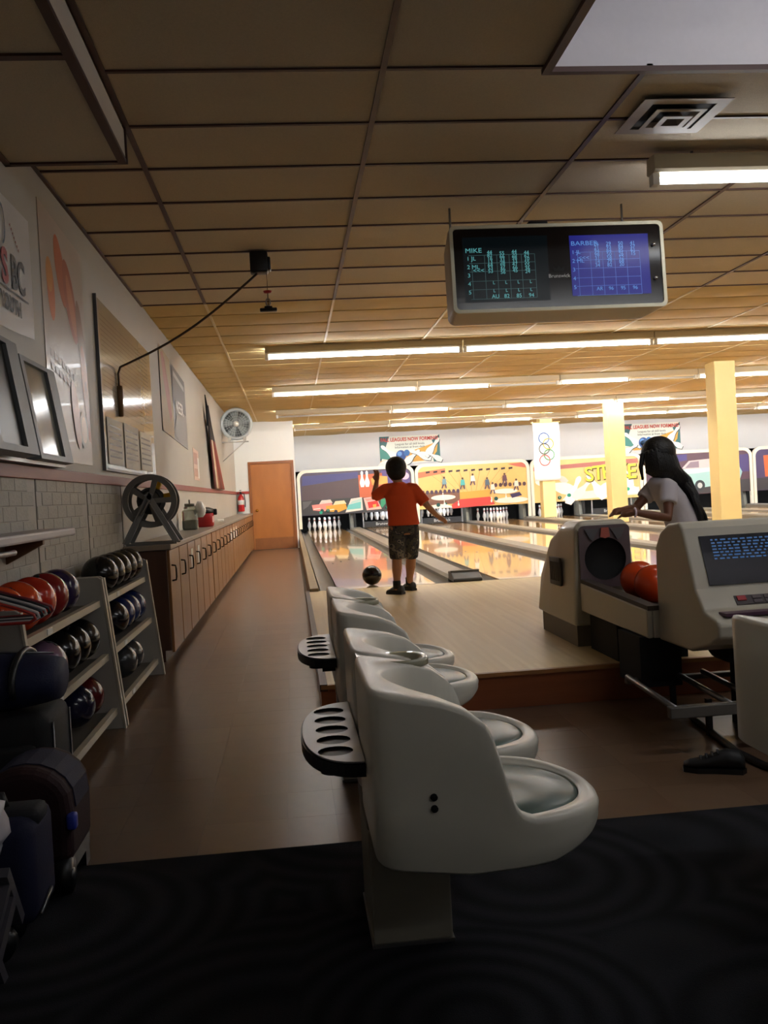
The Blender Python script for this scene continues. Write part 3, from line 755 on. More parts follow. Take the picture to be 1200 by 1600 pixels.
o = q.build('cloth', mat('flag_white', '#eeeeec', 0.8), fg); so = o.modifiers.new('thick', 'SOLIDIFY'); so.thickness = 0.004
for c, dx, z in (('#3a5f9a', -0.07, 2.50), ('#3c3c3c', -0.07, 2.20), ('#b84a48', -0.07, 1.88), ('#c8a83c', 0.05, 2.34), ('#4a8a5a', 0.06, 2.03)):
    r = MB(); r.tube([(dx + 0.145*math.cos(2*PI*k/24), -0.058, z + 0.145*math.sin(2*PI*k/24)) for k in range(24)], 0.015, 6, closed=True)
    r.build('ring', mat('ring_' + c, c, 0.6), fg)
rod = MB(); rod.cyl((-0.42, -0.03, 2.94), (0.42, -0.03, 2.94), 0.012); rod.build('rod', M_post, fg)

# ================================================================ fluorescent fixtures
def fixture(name, label, loc, length, lit, group, ndrop=0.0, power='lane'):
    t = thing(name, label, 'tube lamp', loc, group=group)
    c = MB(); c.prism([(-0.055, 0.0), (-0.065, -0.085), (-0.045, -0.10), (0.045, -0.10), (0.065, -0.085), (0.055, 0.0)], 0, 0, length)
    c.build('channel', M_channel, t)
    for xx in (0.02, length - 0.02): MB().box(xx - 0.02, xx + 0.02, -0.03, 0.03, -0.165, -0.10).build('lamp_holder', M_white, t)
    m_on = mat('tube_' + power, '#ffffff', 0.4, emit='#f1f5fa', estr={'lane': TUBE_POWER, 'near': NEAR_TUBE_POWER, 'coffer': COFFER_POWER}[power])
    if power == 'lane':     # second tube behind the channel, facing the pins
        MB().cyl((0.04, 0.10, -0.06), (length - 0.04, 0.10, -0.06), 0.02, seg=8).build('rear_tube', mat('tube_rear', '#ffffff', 0.4, emit='#f1f5fa', estr=REAR_TUBE_POWER), t)
        for xx in (0.06, length - 0.06): MB().box(xx - 0.015, xx + 0.015, 0.05, 0.12, -0.075, -0.045).build('rear_holder', M_white, t)
    m_off = mat('tube_off', '#d8d8d4', 0.3)
    if lit == 2:            # two short tubes, only the first burning
        MB().cyl((0.04, 0, -0.135), (length/2 - 0.02, 0, -0.135), 0.02, seg=10).build('tube', m_on, t)
        MB().cyl((length/2 + 0.02, 0, -0.135), (length - 0.04, 0, -0.135), 0.02, seg=10).build('tube', m_off, t)
    else:
        MB().cyl((0.04, 0, -0.135), (length - 0.04, 0, -0.135), 0.02, seg=10).build('tube', m_on if lit else m_off, t)
    return t
rowY = (11.75, 16.0, 20.2, 24.3)
lit_pat = ((1,1,1,1,1,1,1), (1,2,2,1,1,2,1), (0,2,1,2,1,1,1), (0,2,2,1,2,1,1))
rname = ('row nearest the foul line', 'second lamp row past the foul line', 'third lamp row past the foul line', 'row nearest the back wall')
ordn = ('first', 'second', 'third', 'fourth', 'fifth', 'sixth', 'seventh')
for r, y in enumerate(rowY):
    for k in range(7):
        fixture('tube_lamp', '%s strip lamp, %s from left wall, %s' % (('unlit', 'lit', 'half-lit')[lit_pat[r][k]], ordn[k], rname[r]), ((-0.22 if r < 3 else 0.17) + 2.47*k, y, CEIL - 0.005), 2.45, lit_pat[r][k], 'strip lamps in the ' + rname[r])
for k in range(2):
    t = fixture('tube_lamp', 'bare bright fluorescent tube lamp hanging under the grid ceiling by the air vent' if k == 0 else 'bare bright fluorescent tube lamp in line with the one by the vent', (2.17 + 3.66*k, 5.32, CEIL - 0.03), 2.45, 1, None, power='near')
    for xx in (0.25, 2.2): MB().cyl((xx, 0, -0.01), (xx, 0, 0.03), 0.008, seg=6).build('hanger', M_metal, t)
# lamp inside the raised coffer over the seats
fixture('tube_lamp', 'tube lamp fixed inside the raised white ceiling coffer', (1.75, 2.55, KZ - 0.003), 2.45, 1, None, power='coffer')
# unseen tube lamps added behind the camera as fill for surfaces facing it
for k in range(2):
    t = fixture('tube_lamp', 'added out-of-view fill tube lamp over the carpeted concourse, %s from the left wall' % ordn[k], (1.4 + 3.66*k, -1.60, CEIL - 0.03), 2.45, 1, None, power='near')
    for xx in (0.25, 2.2): MB().cyl((xx, 0, -0.01), (xx, 0, 0.03), 0.008, seg=6).build('hanger', M_metal, t)
# ================================================================ locker cabinets and worktop along the left wall
CX = -0.945                      # front plane of the cabinets
CY0, CY1 = 7.29, 22.8
ulab = ['oak locker cabinet under the metal cord reel, end panel dark', 'oak locker cabinet below the glass jar and red pot', 'oak locker cabinet with small white notes, below the furled flags', 'oak locker cabinet closest to the birch door']
UL = (CY1 - CY0) / 4
for u in range(4):
    y0 = CY0 + UL*u
    t = thing('locker_cabinet', ulab[u], 'cabinet', (0, y0, 0), group='locker cabinets along the left wall')
    b_ = MB(); b_.box(WALL_X + 0.02, CX - 0.02, 0.004, UL - 0.004, 0.09, 0.85); b_.box(WALL_X + 0.03, CX - 0.07, 0.03, UL - 0.03, 0, 0.09)
    b_.build('body', M_darkwood, t)
    nd = 6; w_ = (UL - 0.06) / nd
    for k in range(nd):
        ya = 0.03 + k*w_
        dm = MB(); dm.box(CX - 0.02, CX, ya + 0.02, ya + w_ - 0.02, 0.07, 0.845)
        dr = bevel(dm.build('door', M_oak, t), 0.003)
        hm = MB(); yy = ya + 0.10
        hm.tube([(CX, yy, 0.73), (CX + 0.03, yy, 0.725), (CX + 0.034, yy, 0.70), (CX + 0.034, yy, 0.64), (CX + 0.03, yy, 0.615), (CX, yy, 0.61)], 0.007, 6)
        hm.build('handle', mat('dark_bronze', '#2a2018', 0.35, metal=0.7), dr)
        if (u, k) in ((0, 2), (0, 3), (1, 5), (2, 0), (2, 1)):
            MB().box(CX, CX + 0.002, ya + 0.25, ya + 0.42, 0.60, 0.78).build('paper_note', mat('paper', '#e8e6e0', 0.8), dr)
wt = MB(); wt.box(WALL_X + 0.02, CX + 0.02, CY0 - 0.02, CY1, 0.855, 0.897)
tag(bevel(wt.build('worktop', mat('laminate_top', '#8d8172', 0.3, noise=0.12, nscale=20)), 0.006), 'long grey-brown laminate worktop lying on the locker cabinets', 'worktop')
WT = 0.897

# ---- metal cord reel with A-frame stand on the worktop's end
rl = thing('cord_reel', 'round metal cord reel on a grey A-frame at the worktop end', 'reel', (-1.075, 7.46, WT))
M_reel = mat('reel_steel', '#77746e', 0.45, metal=0.2, noise=0.2, nscale=12)
Rr = 0.205; zc = 0.335
for yy in (-0.09, 0.09):
    q = MB(); n = 40
    vs_ = [(r_*math.cos(2*PI*k/n), y_, zc + r_*math.sin(2*PI*k/n)) for r_, y_ in ((Rr, yy - 0.012), (Rr, yy + 0.012), (0.162, yy + 0.008), (0.162, yy - 0.008)) for k in range(n)]
    q.add(vs_, [(j*n + k, j*n + (k+1) % n, ((j+1) % 4)*n + (k+1) % n, ((j+1) % 4)*n + k) for j in range(4) for k in range(n)], 0, False)
    wheel = q.build('rim', M_reel, rl)
    q = MB()
    for k in range(5):
        a = 2*PI*k/5 + 0.3; q.prism([(-0.018, 0.03), (0.018, 0.03), (0.022, Rr), (-0.022, Rr)], 1, yy - 0.006, yy + 0.006, T=Matrix.Translation((0, 0, zc)) @ Matrix.Rotation(a, 4, 'Y'))
    q.build('spoke', M_reel, rl)
q = MB(); q.cyl((0, -0.09, zc), (0, 0.09, zc), 0.075, seg=20); q.build('drum', mat('reel_drum', '#3a3836', 0.5), rl)
q = MB()
for k in range(14):
    rr = 0.085 + 0.006*(k % 3); yy = -0.078 + k*0.012
    q.tube([(rr*math.cos(2*PI*j/20), yy, zc + rr*math.sin(2*PI*j/20)) for j in range(20)], 0.007, 6, closed=True)
q.build('cord_winding', mat('black_cord', '#1c1c1c', 0.5), rl)
for a in (0.15, 1.2):
    q = MB(); q.rbox(0.10, 0.17, -0.05, 0.05, -0.035, 0.035, 0.012, 2, T=Matrix.Translation((0, 0, zc)) @ Matrix.Rotation(-a, 4, 'Y')); q.build('yellow_grip', mat('yellow_plastic', '#d4a818', 0.4), rl)
for yy in (-0.125, 0.125):
    for s in (-1, 1):
        q = MB(); Mx = Matrix.Translation((0, yy, zc + 0.03)) @ Matrix.Rotation(s*0.50, 4, 'Y')
        q.box(-0.022, 0.022, -0.010, 0.010, -0.402, 0.03, T=Mx); q.box(-0.022, -0.014, -0.022, 0.010, -0.402, 0.03, T=Mx)
        q.build('leg', mat('angle_iron', '#8a8a88', 0.45, metal=0.3), rl)
for yy in (-0.14, 0.10): MB().box(-0.185, 0.19, yy, yy + 0.04, 0.0, 0.018).build('base_rail', M_reel, rl)
q = MB(); q.cyl((0, -0.14, zc), (0, 0.14, zc), 0.014); q.tube([(0, -0.14, zc), (0.0, -0.16, zc), (-0.06, -0.165, zc - 0.10), (-0.06, -0.20, zc - 0.10)], 0.009, 6); q.build('crank_axle', M_metal, rl)

# ---- jar, red pot, small white box
jr = thing('glass_jar', 'square clear glass jar with lid and crumpled bag on the worktop', 'jar', (-1.16, 11.0, WT)); jr.scale = (1.15, 1.15, 1.15)
q = MB(); q.rbox(-0.075, 0.075, -0.075, 0.075, 0, 0.20, 0.02, 3); q.rbox(-0.055, 0.055, -0.055, 0.055, 0.19, 0.235, 0.015, 2)
q.build('body', mat('jar_glass', '#c8d2c8', 0.08, trans=0.85), jr)
q = MB(); q.cyl((0, 0, 0.235), (0, 0, 0.262), 0.05, seg=18); q.cyl((0, 0, 0.262), (0, 0, 0.30), 0.008, seg=8); q.build('lid', mat('jar_lid', '#6a6a60', 0.4, metal=0.5), jr)
q = MB(); q.rbox(-0.06, 0.06, -0.06, 0.06, 0.012, 0.10, 0.015, 2); q.build('contents', mat('jar_contents', '#a8a89c', 0.7, noise=0.3, nscale=40), jr)
bg = MB(); random.seed(3); rings = []
for i in range(7):
    z = i/6; rr = 0.042*(0.5 + math.sin(PI*min(z*0.9 + 0.1, 1)))*0.9
    rings.append([(0.10 + rr*math.cos(2*PI*k/12)*(1 + 0.25*random.uniform(-1, 1)), rr*math.sin(2*PI*k/12)*(1 + 0.25*random.uniform(-1, 1)), 0.12 + z*0.16) for k in range(12)])
bg.loft(rings); bg.build('plastic_bag', mat('clear_bag', '#d8d8d4', 0.3), jr)
pt = thing('red_pot', 'small red pot with black lid and strap beside the glass jar', 'pot', (-1.085, 12.0, WT)); pt.scale = (1.1, 1.1, 1.1)
q = MB(); q.lathe([(0.0, 0), (0.085, 0.0), (0.10, 0.02), (0.105, 0.15), (0.10, 0.16)], 20); q.build('body', mat('pot_red', '#a8181c', 0.35), pt)
q = MB(); q.lathe([(0.108, 0.155), (0.112, 0.175), (0.10, 0.205), (0.05, 0.222), (0.0, 0.225)], 20); q.rbox(0.06, 0.14, -0.03, 0.03, 0.13, 0.20, 0.012); q.build('lid', M_black, pt)
q = MB(); q.add([tuple(Vector((0.1065*math.cos(a), 0.1065*math.sin(a), z))) for a in (-0.6, -0.2) for z in (0.05, 0.12)], [(0, 1, 3, 2)]); q.build('emblem', mat('pot_mark', '#d8a0a0', 0.4), pt)
q = MB(); q.rbox(-0.05, 0.05, -0.09, 0.09, 0, 0.035, 0.006, 2); tag(q.build('small_box', M_white, None, (-1.12, 15.0, WT)), 'small white box lying alone on the worktop', 'box')

# ================================================================ things on the left wall
WX = WALL_X
def wall_m(y, z): return frame_m((WX, y, z), (0, -1, 0), (0, 0, 1))     # placeholder, x runs towards the camera
def WM(y, z, off=0.0): return frame_m((WX + off, y, z), (0, 1, 0), (0, 0, 1))   # local x along +Y (as read from the room), z out of the wall
# youth bowling banner
bn = thing('youth_banner', 'white vinyl youth bowling banner with blue and red lettering', 'banner', (0, 0, 0))
Mb = WM(3.69, 2.10)
q = MB(); vs_ = []
for a in range(13):
    for b_ in range(9):
        u, v = a/12, b_/8
        top = 0.62
        vs_.append(tuple(Mb @ Vector((1.47*u, v*top - 0.03*math.sin(PI*u)*(1 - v), 0.005 + 0.002*math.sin(6*u + 3*v)))))
q.add(vs_, [(a*9+b_, (a+1)*9+b_, (a+1)*9+b_+1, a*9+b_+1) for a in range(12) for b_ in range(8)], 0, True)
q.build('sheet', mat('banner_vinyl', '#d9d9dd', 0.3, coat=0.2), bn)
text('lettering', 'BC', 0.23, mat('ink_navy', '#23232e', 0.5), bn, Mb @ Matrix.Translation((1.21, 0.265, 0.009)), 0.0006, bold=0.006, sx=0.82)
text('lettering', 'S', 0.23, mat('ink_red', '#a02028', 0.5), bn, Mb @ Matrix.Translation((0.985, 0.265, 0.009)), 0.0006, bold=0.008)
text('lettering', 'U', 0.23, mat('ink_navy', '#23232e', 0.5), bn, Mb @ Matrix.Translation((0.79, 0.265, 0.009)), 0.0006, bold=0.008)
text('lettering', 'YOUTH', 0.11, mat('ink_navy', '#23232e', 0.5), bn, Mb @ Matrix.Translation((1.06, 0.10, 0.009)), 0.0006, bold=0.002, sx=0.9)
sh = [('#23232e', [(0.7, 0.165), (1.38, 0.165), (1.38, 0.175), (0.7, 0.175)])]
for k in range(7): sh.append(('#8a3038', [(1.10 + 0.02*k, 0.50 - 0.016*k), (1.118 + 0.02*k, 0.512 - 0.016*k), (1.12 + 0.02*k, 0.492 - 0.016*k)]))
sh.append(('#30506a', [(0.96 + 0.06*math.cos(t_), 0.47 + 0.1*math.sin(t_)) for t_ in [x*0.3 - 1.5 for x in range(11)]] + [(0.96 + 0.045*math.cos(t_), 0.47 + 0.085*math.sin(t_)) for t_ in [1.5 - x*0.3 for x in range(11)]]))
art('print', bn, Mb @ Matrix.Translation((0, 0, 0.007)), 1, 1, sh, 0.001, 0.0004)
# snack poster
po = thing('snack_poster', 'tall white glossy poster showing orange fried snacks', 'poster', (0, 0, 0))
Mp = WM(5.38, 1.48)
PW, PH = 1.07, 1.44
MB().add([tuple(Mp @ Vector(p)) for p in ((0,0,0.004),(PW,0,0.004),(PW,PH-0.05,0.004),(0,PH,0.004),(0,0,0.001),(PW,0,0.001),(PW,PH-0.05,0.001),(0,PH,0.001))], [(0,1,2,3),(7,6,5,4),(0,4,5,1),(1,5,6,2),(2,6,7,3),(3,7,4,0)]).build('sheet', mat('poster_gloss', '#b4a69c', 0.34, noise=0.06, nscale=3, coat=0.05), po)
sh = []
for c, cx_, cy_, rx, ry, a in (('#b85a28',0.46,1.14,0.11,0.22,0.45),('#c8681e',0.20,0.98,0.085,0.18,0.1),('#d08828',0.18,1.06,0.075,0.10,0.08),('#a84c24',0.68,1.0,0.13,0.27,0.5),('#c07040',0.70,0.98,0.07,0.20,0.5),('#8a5a38',0.92,0.80,0.09,0.26,0.25),('#b86030',0.98,0.52,0.09,0.26,0.2),('#9a4a2a',1.0,0.35,0.06,0.2,0.1)):
    sh.append((c, [(min(max(u, 0.01), PW - 0.01), v) for u, v in ell(cx_, cy_, rx, ry, 18, a)]))
for k in range(2):
    for j in range(7): sh.append(('#8a7264', [(0.10 + j*0.09, 0.63 - 0.075*k - 0.012*j), (0.17 + j*0.09, 0.625 - 0.075*k - 0.012*j), (0.17 + j*0.09, 0.585 - 0.075*k - 0.012*j), (0.10 + j*0.09, 0.59 - 0.075*k - 0.012*j)]))
sh.append(('#a8a098', ell(0.85, 0.22, 0.12, 0.12))); sh.append(('#d8c0b0', ell(0.85, 0.22, 0.085, 0.085))); sh.append(('#c89080', ell(0.65, 0.30, 0.09, 0.22, 16, 0.3)))
art('print', po, Mp @ Matrix.Translation((0, 0, 0.004)), 1, 1, sh, 0.0008, 0.0002, rough=0.34)
# flip display of two hinged metal frames
fd = thing('flip_display', 'pair of tilted metal-framed display leaves above the red rail', 'display', (WX, 4.80, 1.46))
for k, (ya, w_, x0_, m_) in enumerate(((-0.90, 0.58, 0.07, mat('leaf_dark', '#262420', 0.35)), (-0.03, 0.66, 0.01, mat('leaf_glass', '#8f8f86', 0.15, noise=0.15, nscale=4)))):
    T_ = Matrix.Translation((x0_ + 0.075, ya, 0.0)) @ Matrix.Rotation(-0.15, 4, 'Y')
    q = MB(); q.box(-0.05, 0.0, 0.0, w_, 0.0, 0.50, T=T_); leaf = q.build('leaf', m_, fd)
    q = MB()
    for a, b_, c_, d_ in ((-0.01, 0.05, -0.01, 0.51), (w_ - 0.16, w_ + 0.01, -0.01, 0.51), (0.05, w_ - 0.16, -0.01, 0.02), (0.05, w_ - 0.16, 0.485, 0.51)): q.box(-0.055, 0.018, a, b_, c_, d_, T=T_)
    q.build('leaf_frame', mat('leaf_metal', '#7c7e80', 0.5, metal=0.3), leaf)
q = MB(); q.box(0.0, 0.06, -0.90, 0.63, -0.03, -0.012); q.build('bracket', M_metal, fd)
# score sheet board with papers
sb = thing('notice_board', 'glossy framed league standings board covered with printed sheets', 'notice board', (0, 0, 0))
Ms = WM(6.82, 1.48); SW, SH = 2.48, 1.20
q = MB(); q.add([tuple(Ms @ Vector(p)) for p in ((0,0,0.02),(SW,0,0.02),(SW,SH-0.02,0.02),(0,SH,0.02),(0,0,0.0),(SW,0,0.0),(SW,SH-0.02,0.0),(0,SH,0.0))], [(0,1,2,3),(7,6,5,4),(0,4,5,1),(1,5,6,2),(2,6,7,3),(3,7,4,0)])
q.build('board', mat('board_gloss', '#b9b2a6', 0.12, noise=0.05, nscale=6, coat=0.5), sb)
q = MB()
for a, b_, c_, d_ in ((-0.018, 0.0, -0.02, SH + 0.02), (0.0, SW, -0.02, 0.0)):
    q.add([tuple(Ms @ Vector(p)) for p in ((a,c_,0),(b_,c_,0),(b_,d_,0),(a,d_,0),(a,c_,0.024),(b_,c_,0.024),(b_,d_,0.024),(a,d_,0.024))], [(0,3,2,1),(4,5,6,7),(0,1,5,4),(1,2,6,5),(2,3,7,6),(3,0,4,7)])
q.build('frame', mat('board_frame', '#6a6b6e', 0.45, metal=0.3), sb)
sh = []
for k in range(19): sh.append(('#938b80', [(0.08, SH - 0.10 - 0.036*k), (SW - 0.2, SH - 0.11 - 0.036*k), (SW - 0.2, SH - 0.115 - 0.036*k), (0.08, SH - 0.106 - 0.036*k)]))
art('print', sb, Ms @ Matrix.Translation((0, 0, 0.02)), 1, 1, sh, 0.001, 0.0, rough=0.12)
for k, (x_, w_, z_, h2) in enumerate(((0.10, 0.62, 0.03, 0.34), (0.80, 0.70, 0.02, 0.36), (1.58, 0.66, 0.03, 0.34))):
    q = MB(); q.add([tuple(Ms @ Vector(p)) for p in ((x_,z_,0.026),(x_+w_,z_,0.026),(x_+w_,z_+h2,0.026),(x_,z_+h2,0.026))], [(0,1,2,3)])
    pp = q.build('sheet', mat('paper', '#e8e6e0', 0.8), sb)
    art('sheet_text', pp, Ms @ Matrix.Translation((x_, z_, 0.026)), 1, 1, [('#88868a', [(0.05, h2 - 0.05 - 0.045*j), (w_ - 0.08, h2 - 0.05 - 0.045*j), (w_ - 0.08, h2 - 0.064 - 0.045*j), (0.05, h2 - 0.064 - 0.045*j)]) for j in range(6)], 0.0008, 0.0)
# half-picture poster further along
p2 = thing('picture_poster', 'poster half tan figure, half grey with pale lettering', 'poster', (0, 0, 0))
M2 = WM(10.1, 1.92); W2, H2 = 2.4, 0.92
q = MB(); q.add([tuple(M2 @ Vector(p)) for p in ((0,0.06,0.006),(W2,-0.02,0.006),(W2,H2-0.10,0.006),(0,H2,0.006))], [(0,1,2,3)])
o = q.build('sheet', mat('poster2', '#6f6d6d', 0.35), p2); so = o.modifiers.new('t', 'SOLIDIFY'); so.thickness = 0.004
sh = [('#a08a62', [(0.0,0.065),(0.95,0.03),(1.0,0.4),(0.85,0.92),(0.0,0.975)]), ('#a86e5a', [(0.12,0.90),(0.30,0.93),(0.75,0.55),(0.85,0.28),(0.70,0.20),(0.50,0.35),(0.25,0.60)]), ('#9a5a48', [(0.30,0.9),(0.42,0.86),(0.70,0.52),(0.62,0.48)]),
      ('#8a8a8a', [(1.0,0.10),(1.5,0.02),(1.9,0.25),(1.3,0.35)]), ('#565355', [(1.0,0.45),(2.3,0.40),(2.3,0.84),(1.05,0.90)]), ('#9c9a9c', [(1.15,0.78),(2.2,0.70),(2.2,0.76),(1.15,0.84)])]
art('print', p2, M2 @ Matrix.Translation((0, 0, 0.010)), 1, 1, sh, 0.001, 0.0004)
text('lettering', 'NEER', 0.20, mat('poster_letter', '#e0dedd', 0.5), p2, M2 @ Matrix.Translation((1.58, 0.43, 0.016)), 0.001, bold=0.004, sx=1.6)
# small notice sheets
nt_ = thing('notice_sheet', 'narrow pink printed notice taped above the red rail', 'notice', (0, 0, 0))
q = MB(); Mn = WM(13.1, 1.52); q.add([tuple(Mn @ Vector(p)) for p in ((0,0,0.003),(0.75,0,0.003),(0.75,0.42,0.003),(0,0.44,0.003))], [(0,1,2,3)]); o = q.build('sheet', mat('pink_paper', '#d8c0b4', 0.7), nt_); o.modifiers.new('t', 'SOLIDIFY').thickness = 0.002
art('print', nt_, Mn @ Matrix.Translation((0, 0, 0.009)), 1, 1, [('#b89084', [(0.05, 0.05), (0.5, 0.05), (0.5, 0.16), (0.05, 0.16)]), ('#b89084', [(0.05, 0.22), (0.5, 0.22), (0.5, 0.38), (0.05, 0.38)]), ('#ece8e4', [(0.52, 0.03), (0.72, 0.03), (0.72, 0.32), (0.52, 0.32)])], 0.001, 0.0)
# furled flags
ff = thing('furled_flags', 'dark red furled pennant flags tapering up the left wall to a point', 'flag', (WX + 0.03, 15.1, 1.43))
for k, (c, y0, y1, off) in enumerate((('#8a3a2c', 2.3, 2.95, 0.012), ('#6e2a22', 1.75, 2.4, 0.02), ('#94503a', 1.3, 1.85, 0.012), ('#c9b89c', 1.0, 1.35, 0.018), ('#5a2420', 0.7, 1.05, 0.01))):
    rings = []
    for i in range(11):
        v = i/10; yc = (y0 + y1)/2*(1 - v) + 0.05*v; wv = (y1 - y0)/2*(1 - v) + 0.02
        rings.append([(0.02 + off + 0.016*math.cos(2*PI*j/12), yc + wv*math.sin(2*PI*j/12), v*1.30) for j in range(12)])
    q = MB(); q.loft(rings); o = q.build('pennant', [mat('pennant_%d' % k, c, 0.8, noise=0.25, nscale=8), mat('pennant_dark', '#231c20', 0.8, noise=0.3, nscale=10)], ff)
    for p_ in o.data.polygons:
        if p_.center.z > 0.72: p_.material_index = 1
q = MB(); q.tube([(0.025, 0.10, 1.0), (0.025, 0.05, 1.3), (0.015, 0.0, 1.46)], [0.02, 0.018, 0.008], 8, round_caps=True); q.build('dark_tip', M_blackm, ff)
# wall fan on a bracket
fn = thing('wall_fan', 'round grey fan with wire grille on a shelf bracket by the service wall', 'fan', (-1.0, 19.0, 2.73)); fn.scale = (1.0, 1.0, 1.0)
Rf = 0.29
q = MB(); q.tube([(Rf*math.cos(2*PI*k/32), 0, Rf*math.sin(2*PI*k/32)) for k in range(32)], 0.035, 8, closed=True); q.build('housing', mat('fan_grey', '#b6bcbc', 0.4), fn)
q = MB(); q.cyl((0, 0.06, 0), (0, 0.10, 0), 0.285, seg=28); q.build('back', mat('fan_back', '#6c7270', 0.5), fn)
q = MB()
for k in range(28):
    a = 2*PI*k/28; q.cyl((0.05*math.cos(a), -0.03, 0.05*math.sin(a)), (Rf*math.cos(a + 0.25), -0.02, Rf*math.sin(a + 0.25)), 0.0035, seg=4)
for rr in (0.1, 0.15, 0.2, 0.25): q.tube([(rr*math.cos(2*PI*k/28), -0.027, rr*math.sin(2*PI*k/28)) for k in range(28)], 0.003, 4, closed=True)
q.build('grille', mat('fan_wire', '#c8ccca', 0.35), fn)
q = MB()
for k in range(5):
    a = 2*PI*k/5; q.add([(0.04*math.cos(a), 0.03, 0.04*math.sin(a)), (0.26*math.cos(a + 0.1), 0.0, 0.26*math.sin(a + 0.1)), (0.25*math.cos(a + 0.8), 0.045, 0.25*math.sin(a + 0.8)), (0.04*math.cos(a + 0.9), 0.035, 0.04*math.sin(a + 0.9))], [(0, 1, 2, 3)])
q.build('blade', mat('fan_blade', '#8f9694', 0.4), fn)
q = MB(); q.cyl((0, -0.05, 0), (0, -0.02, 0), 0.055, seg=18); q.build('hub_badge', M_white, fn)
q = MB(); q.box(-0.33, 0.22, -0.06, 0.10, -0.36, -0.345); q.box(-0.18, -0.12, -0.05, 0.08, -0.345, -0.27); q.box(0.12, 0.18, -0.05, 0.08, -0.345, -0.27)
q.tube([(-0.325, 0.0, -0.75), (0.15, 0.0, -0.36)], 0.01, 6); q.build('bracket', mat('bracket_white', '#b8b4ac', 0.5), fn)
# fire extinguisher on the service wall
fx = thing('fire_extinguisher', 'red fire extinguisher hanging on the wall left of the birch door', 'extinguisher', (-1.19, SERV_Y - 0.12, 0.95))
q = MB(); q.lathe([(0.0, 0.0), (0.07, 0.0), (0.078, 0.02), (0.078, 0.30), (0.06, 0.36), (0.03, 0.385), (0.025, 0.41), (0.0, 0.41)], 18); q.build('cylinder', mat('ext_red', '#b01c1c', 0.3), fx)
q = MB(); q.box(-0.02, 0.02, -0.02, 0.02, 0.41, 0.46); q.box(-0.02, 0.02, -0.13, 0.02, 0.46, 0.475); q.box(-0.02, 0.02, -0.12, 0.02, 0.495, 0.51); q.build('valve', M_black, fx)
q = MB(); q.tube([(0, -0.02, 0.44), (0.08, -0.04, 0.42), (0.10, -0.04, 0.25), (0.095, -0.04, 0.10)], 0.012, 6); q.build('hose', M_black, fx)
q = MB(); q.lathe([(0.0785, 0.16), (0.0785, 0.27)], 18); q.build('label', mat('ext_label', '#d8d4d0', 0.5), fx)
q = MB(); q.box(-0.03, 0.03, 0.07, 0.10, 0.05, 0.42); q.build('wall_hook', M_metal, fx)

# cord reel box on the ceiling, cord to a hanging switch on the wall
cb = thing('cord_box', 'small black box hanging under the ceiling grid with a long sagging cord', 'cord box', (-0.14, 7.267, CEIL))
q = MB(); q.rbox(-0.07, 0.065, -0.06, 0.06, -0.165, -0.006, 0.012, 2); q.rbox(0.05, 0.085, -0.05, 0.05, -0.15, -0.05, 0.01, 2); q.build('box', M_black, cb)
q = MB(); P0 = Vector((-0.02, 0, -0.165)); P1 = Vector((-1.11, 0.20, -0.80))
pts = [P0.lerp(P1, k/14) + Vector((0, 0, -0.07*math.sin(PI*k/14))) for k in range(15)] + [Vector((-1.128, 0.2, -0.85)), Vector((-1.128, 0.2, -0.97))]
q.tube(pts, 0.009, 6); q.build('cord', mat('brown_cord', '#4a3a2a', 0.6), cb)
q = MB(); q.tube([(-1.128, 0.2, -0.945), (-1.128, 0.2, -0.985), (-1.128, 0.2, -1.06), (-1.128, 0.2, -1.18)], [0.022, 0.03, 0.026, 0.022], 10); q.build('pendant_switch', mat('wood_handle', '#7a5a38', 0.5), cb)
q = MB(); q.cyl((0.05, 0.0, -0.165), (0.05, 0.0, -0.29), 0.003, seg=5); q.tube([(0.05, 0, -0.30), (0.05, 0, -0.42)], 0.004, 5); q.build('pull_string', mat('string', '#57432c', 0.7), cb)
q = MB(); q.lathe([(0.0, -0.318), (0.028, -0.314), (0.034, -0.30), (0.0, -0.292)], 14, (0.05, 0, 0)); q.build('red_disc', mat('disc_red', '#a0202a', 0.4), cb)
q = MB(); q.tube([(0.05 + 0.016*math.cos(t_), 0, -0.385 + 0.028*math.sin(t_)) for t_ in [k*PI/6 for k in range(12)]], 0.006, 5, closed=True); q.build('link', M_metal, cb)
q = MB(); q.rbox(-0.015, 0.115, -0.03, 0.03, -0.455, -0.43, 0.008, 2); q.rbox(0.02, 0.08, -0.02, 0.02, -0.435, -0.415, 0.006, 2); q.build('hook_plate', M_black, cb)

# ================================================================ white shelf, hangers
sf = thing('wall_shelf', 'thick white shelf on wooden brackets over the ball rack', 'shelf', (0, 0, 0))
q = MB(); q.rbox(WX, -1.10, 2.6, 4.95, 1.065, 1.105, 0.01, 2, smooth=False); q.build('board', mat('shelf_white', '#cfc6c4', 0.5), sf)
for yy in (3.0, 4.42):
    q = MB(); q.prism([(WX, 1.065), (-1.13, 1.065), (-1.13, 1.045), (-1.22, 1.0), (WX, 0.96)], 1, yy, yy + 0.03); q.build('bracket', mat('bracket_wood', '#7a5634', 0.5), sf)
q = MB(); q.cyl((-1.11, 2.7, 1.035), (-1.11, 3.9, 1.035), 0.012); q.build('hanging_rod', M_metal, sf)
hc = [('#b03028', 'red'), ('#c8c4c4', 'white'), ('#2a3038', 'dark blue'), ('#c0bcbc', 'pale grey'), ('#17181c', 'black'), ('#8a3038', 'maroon')]
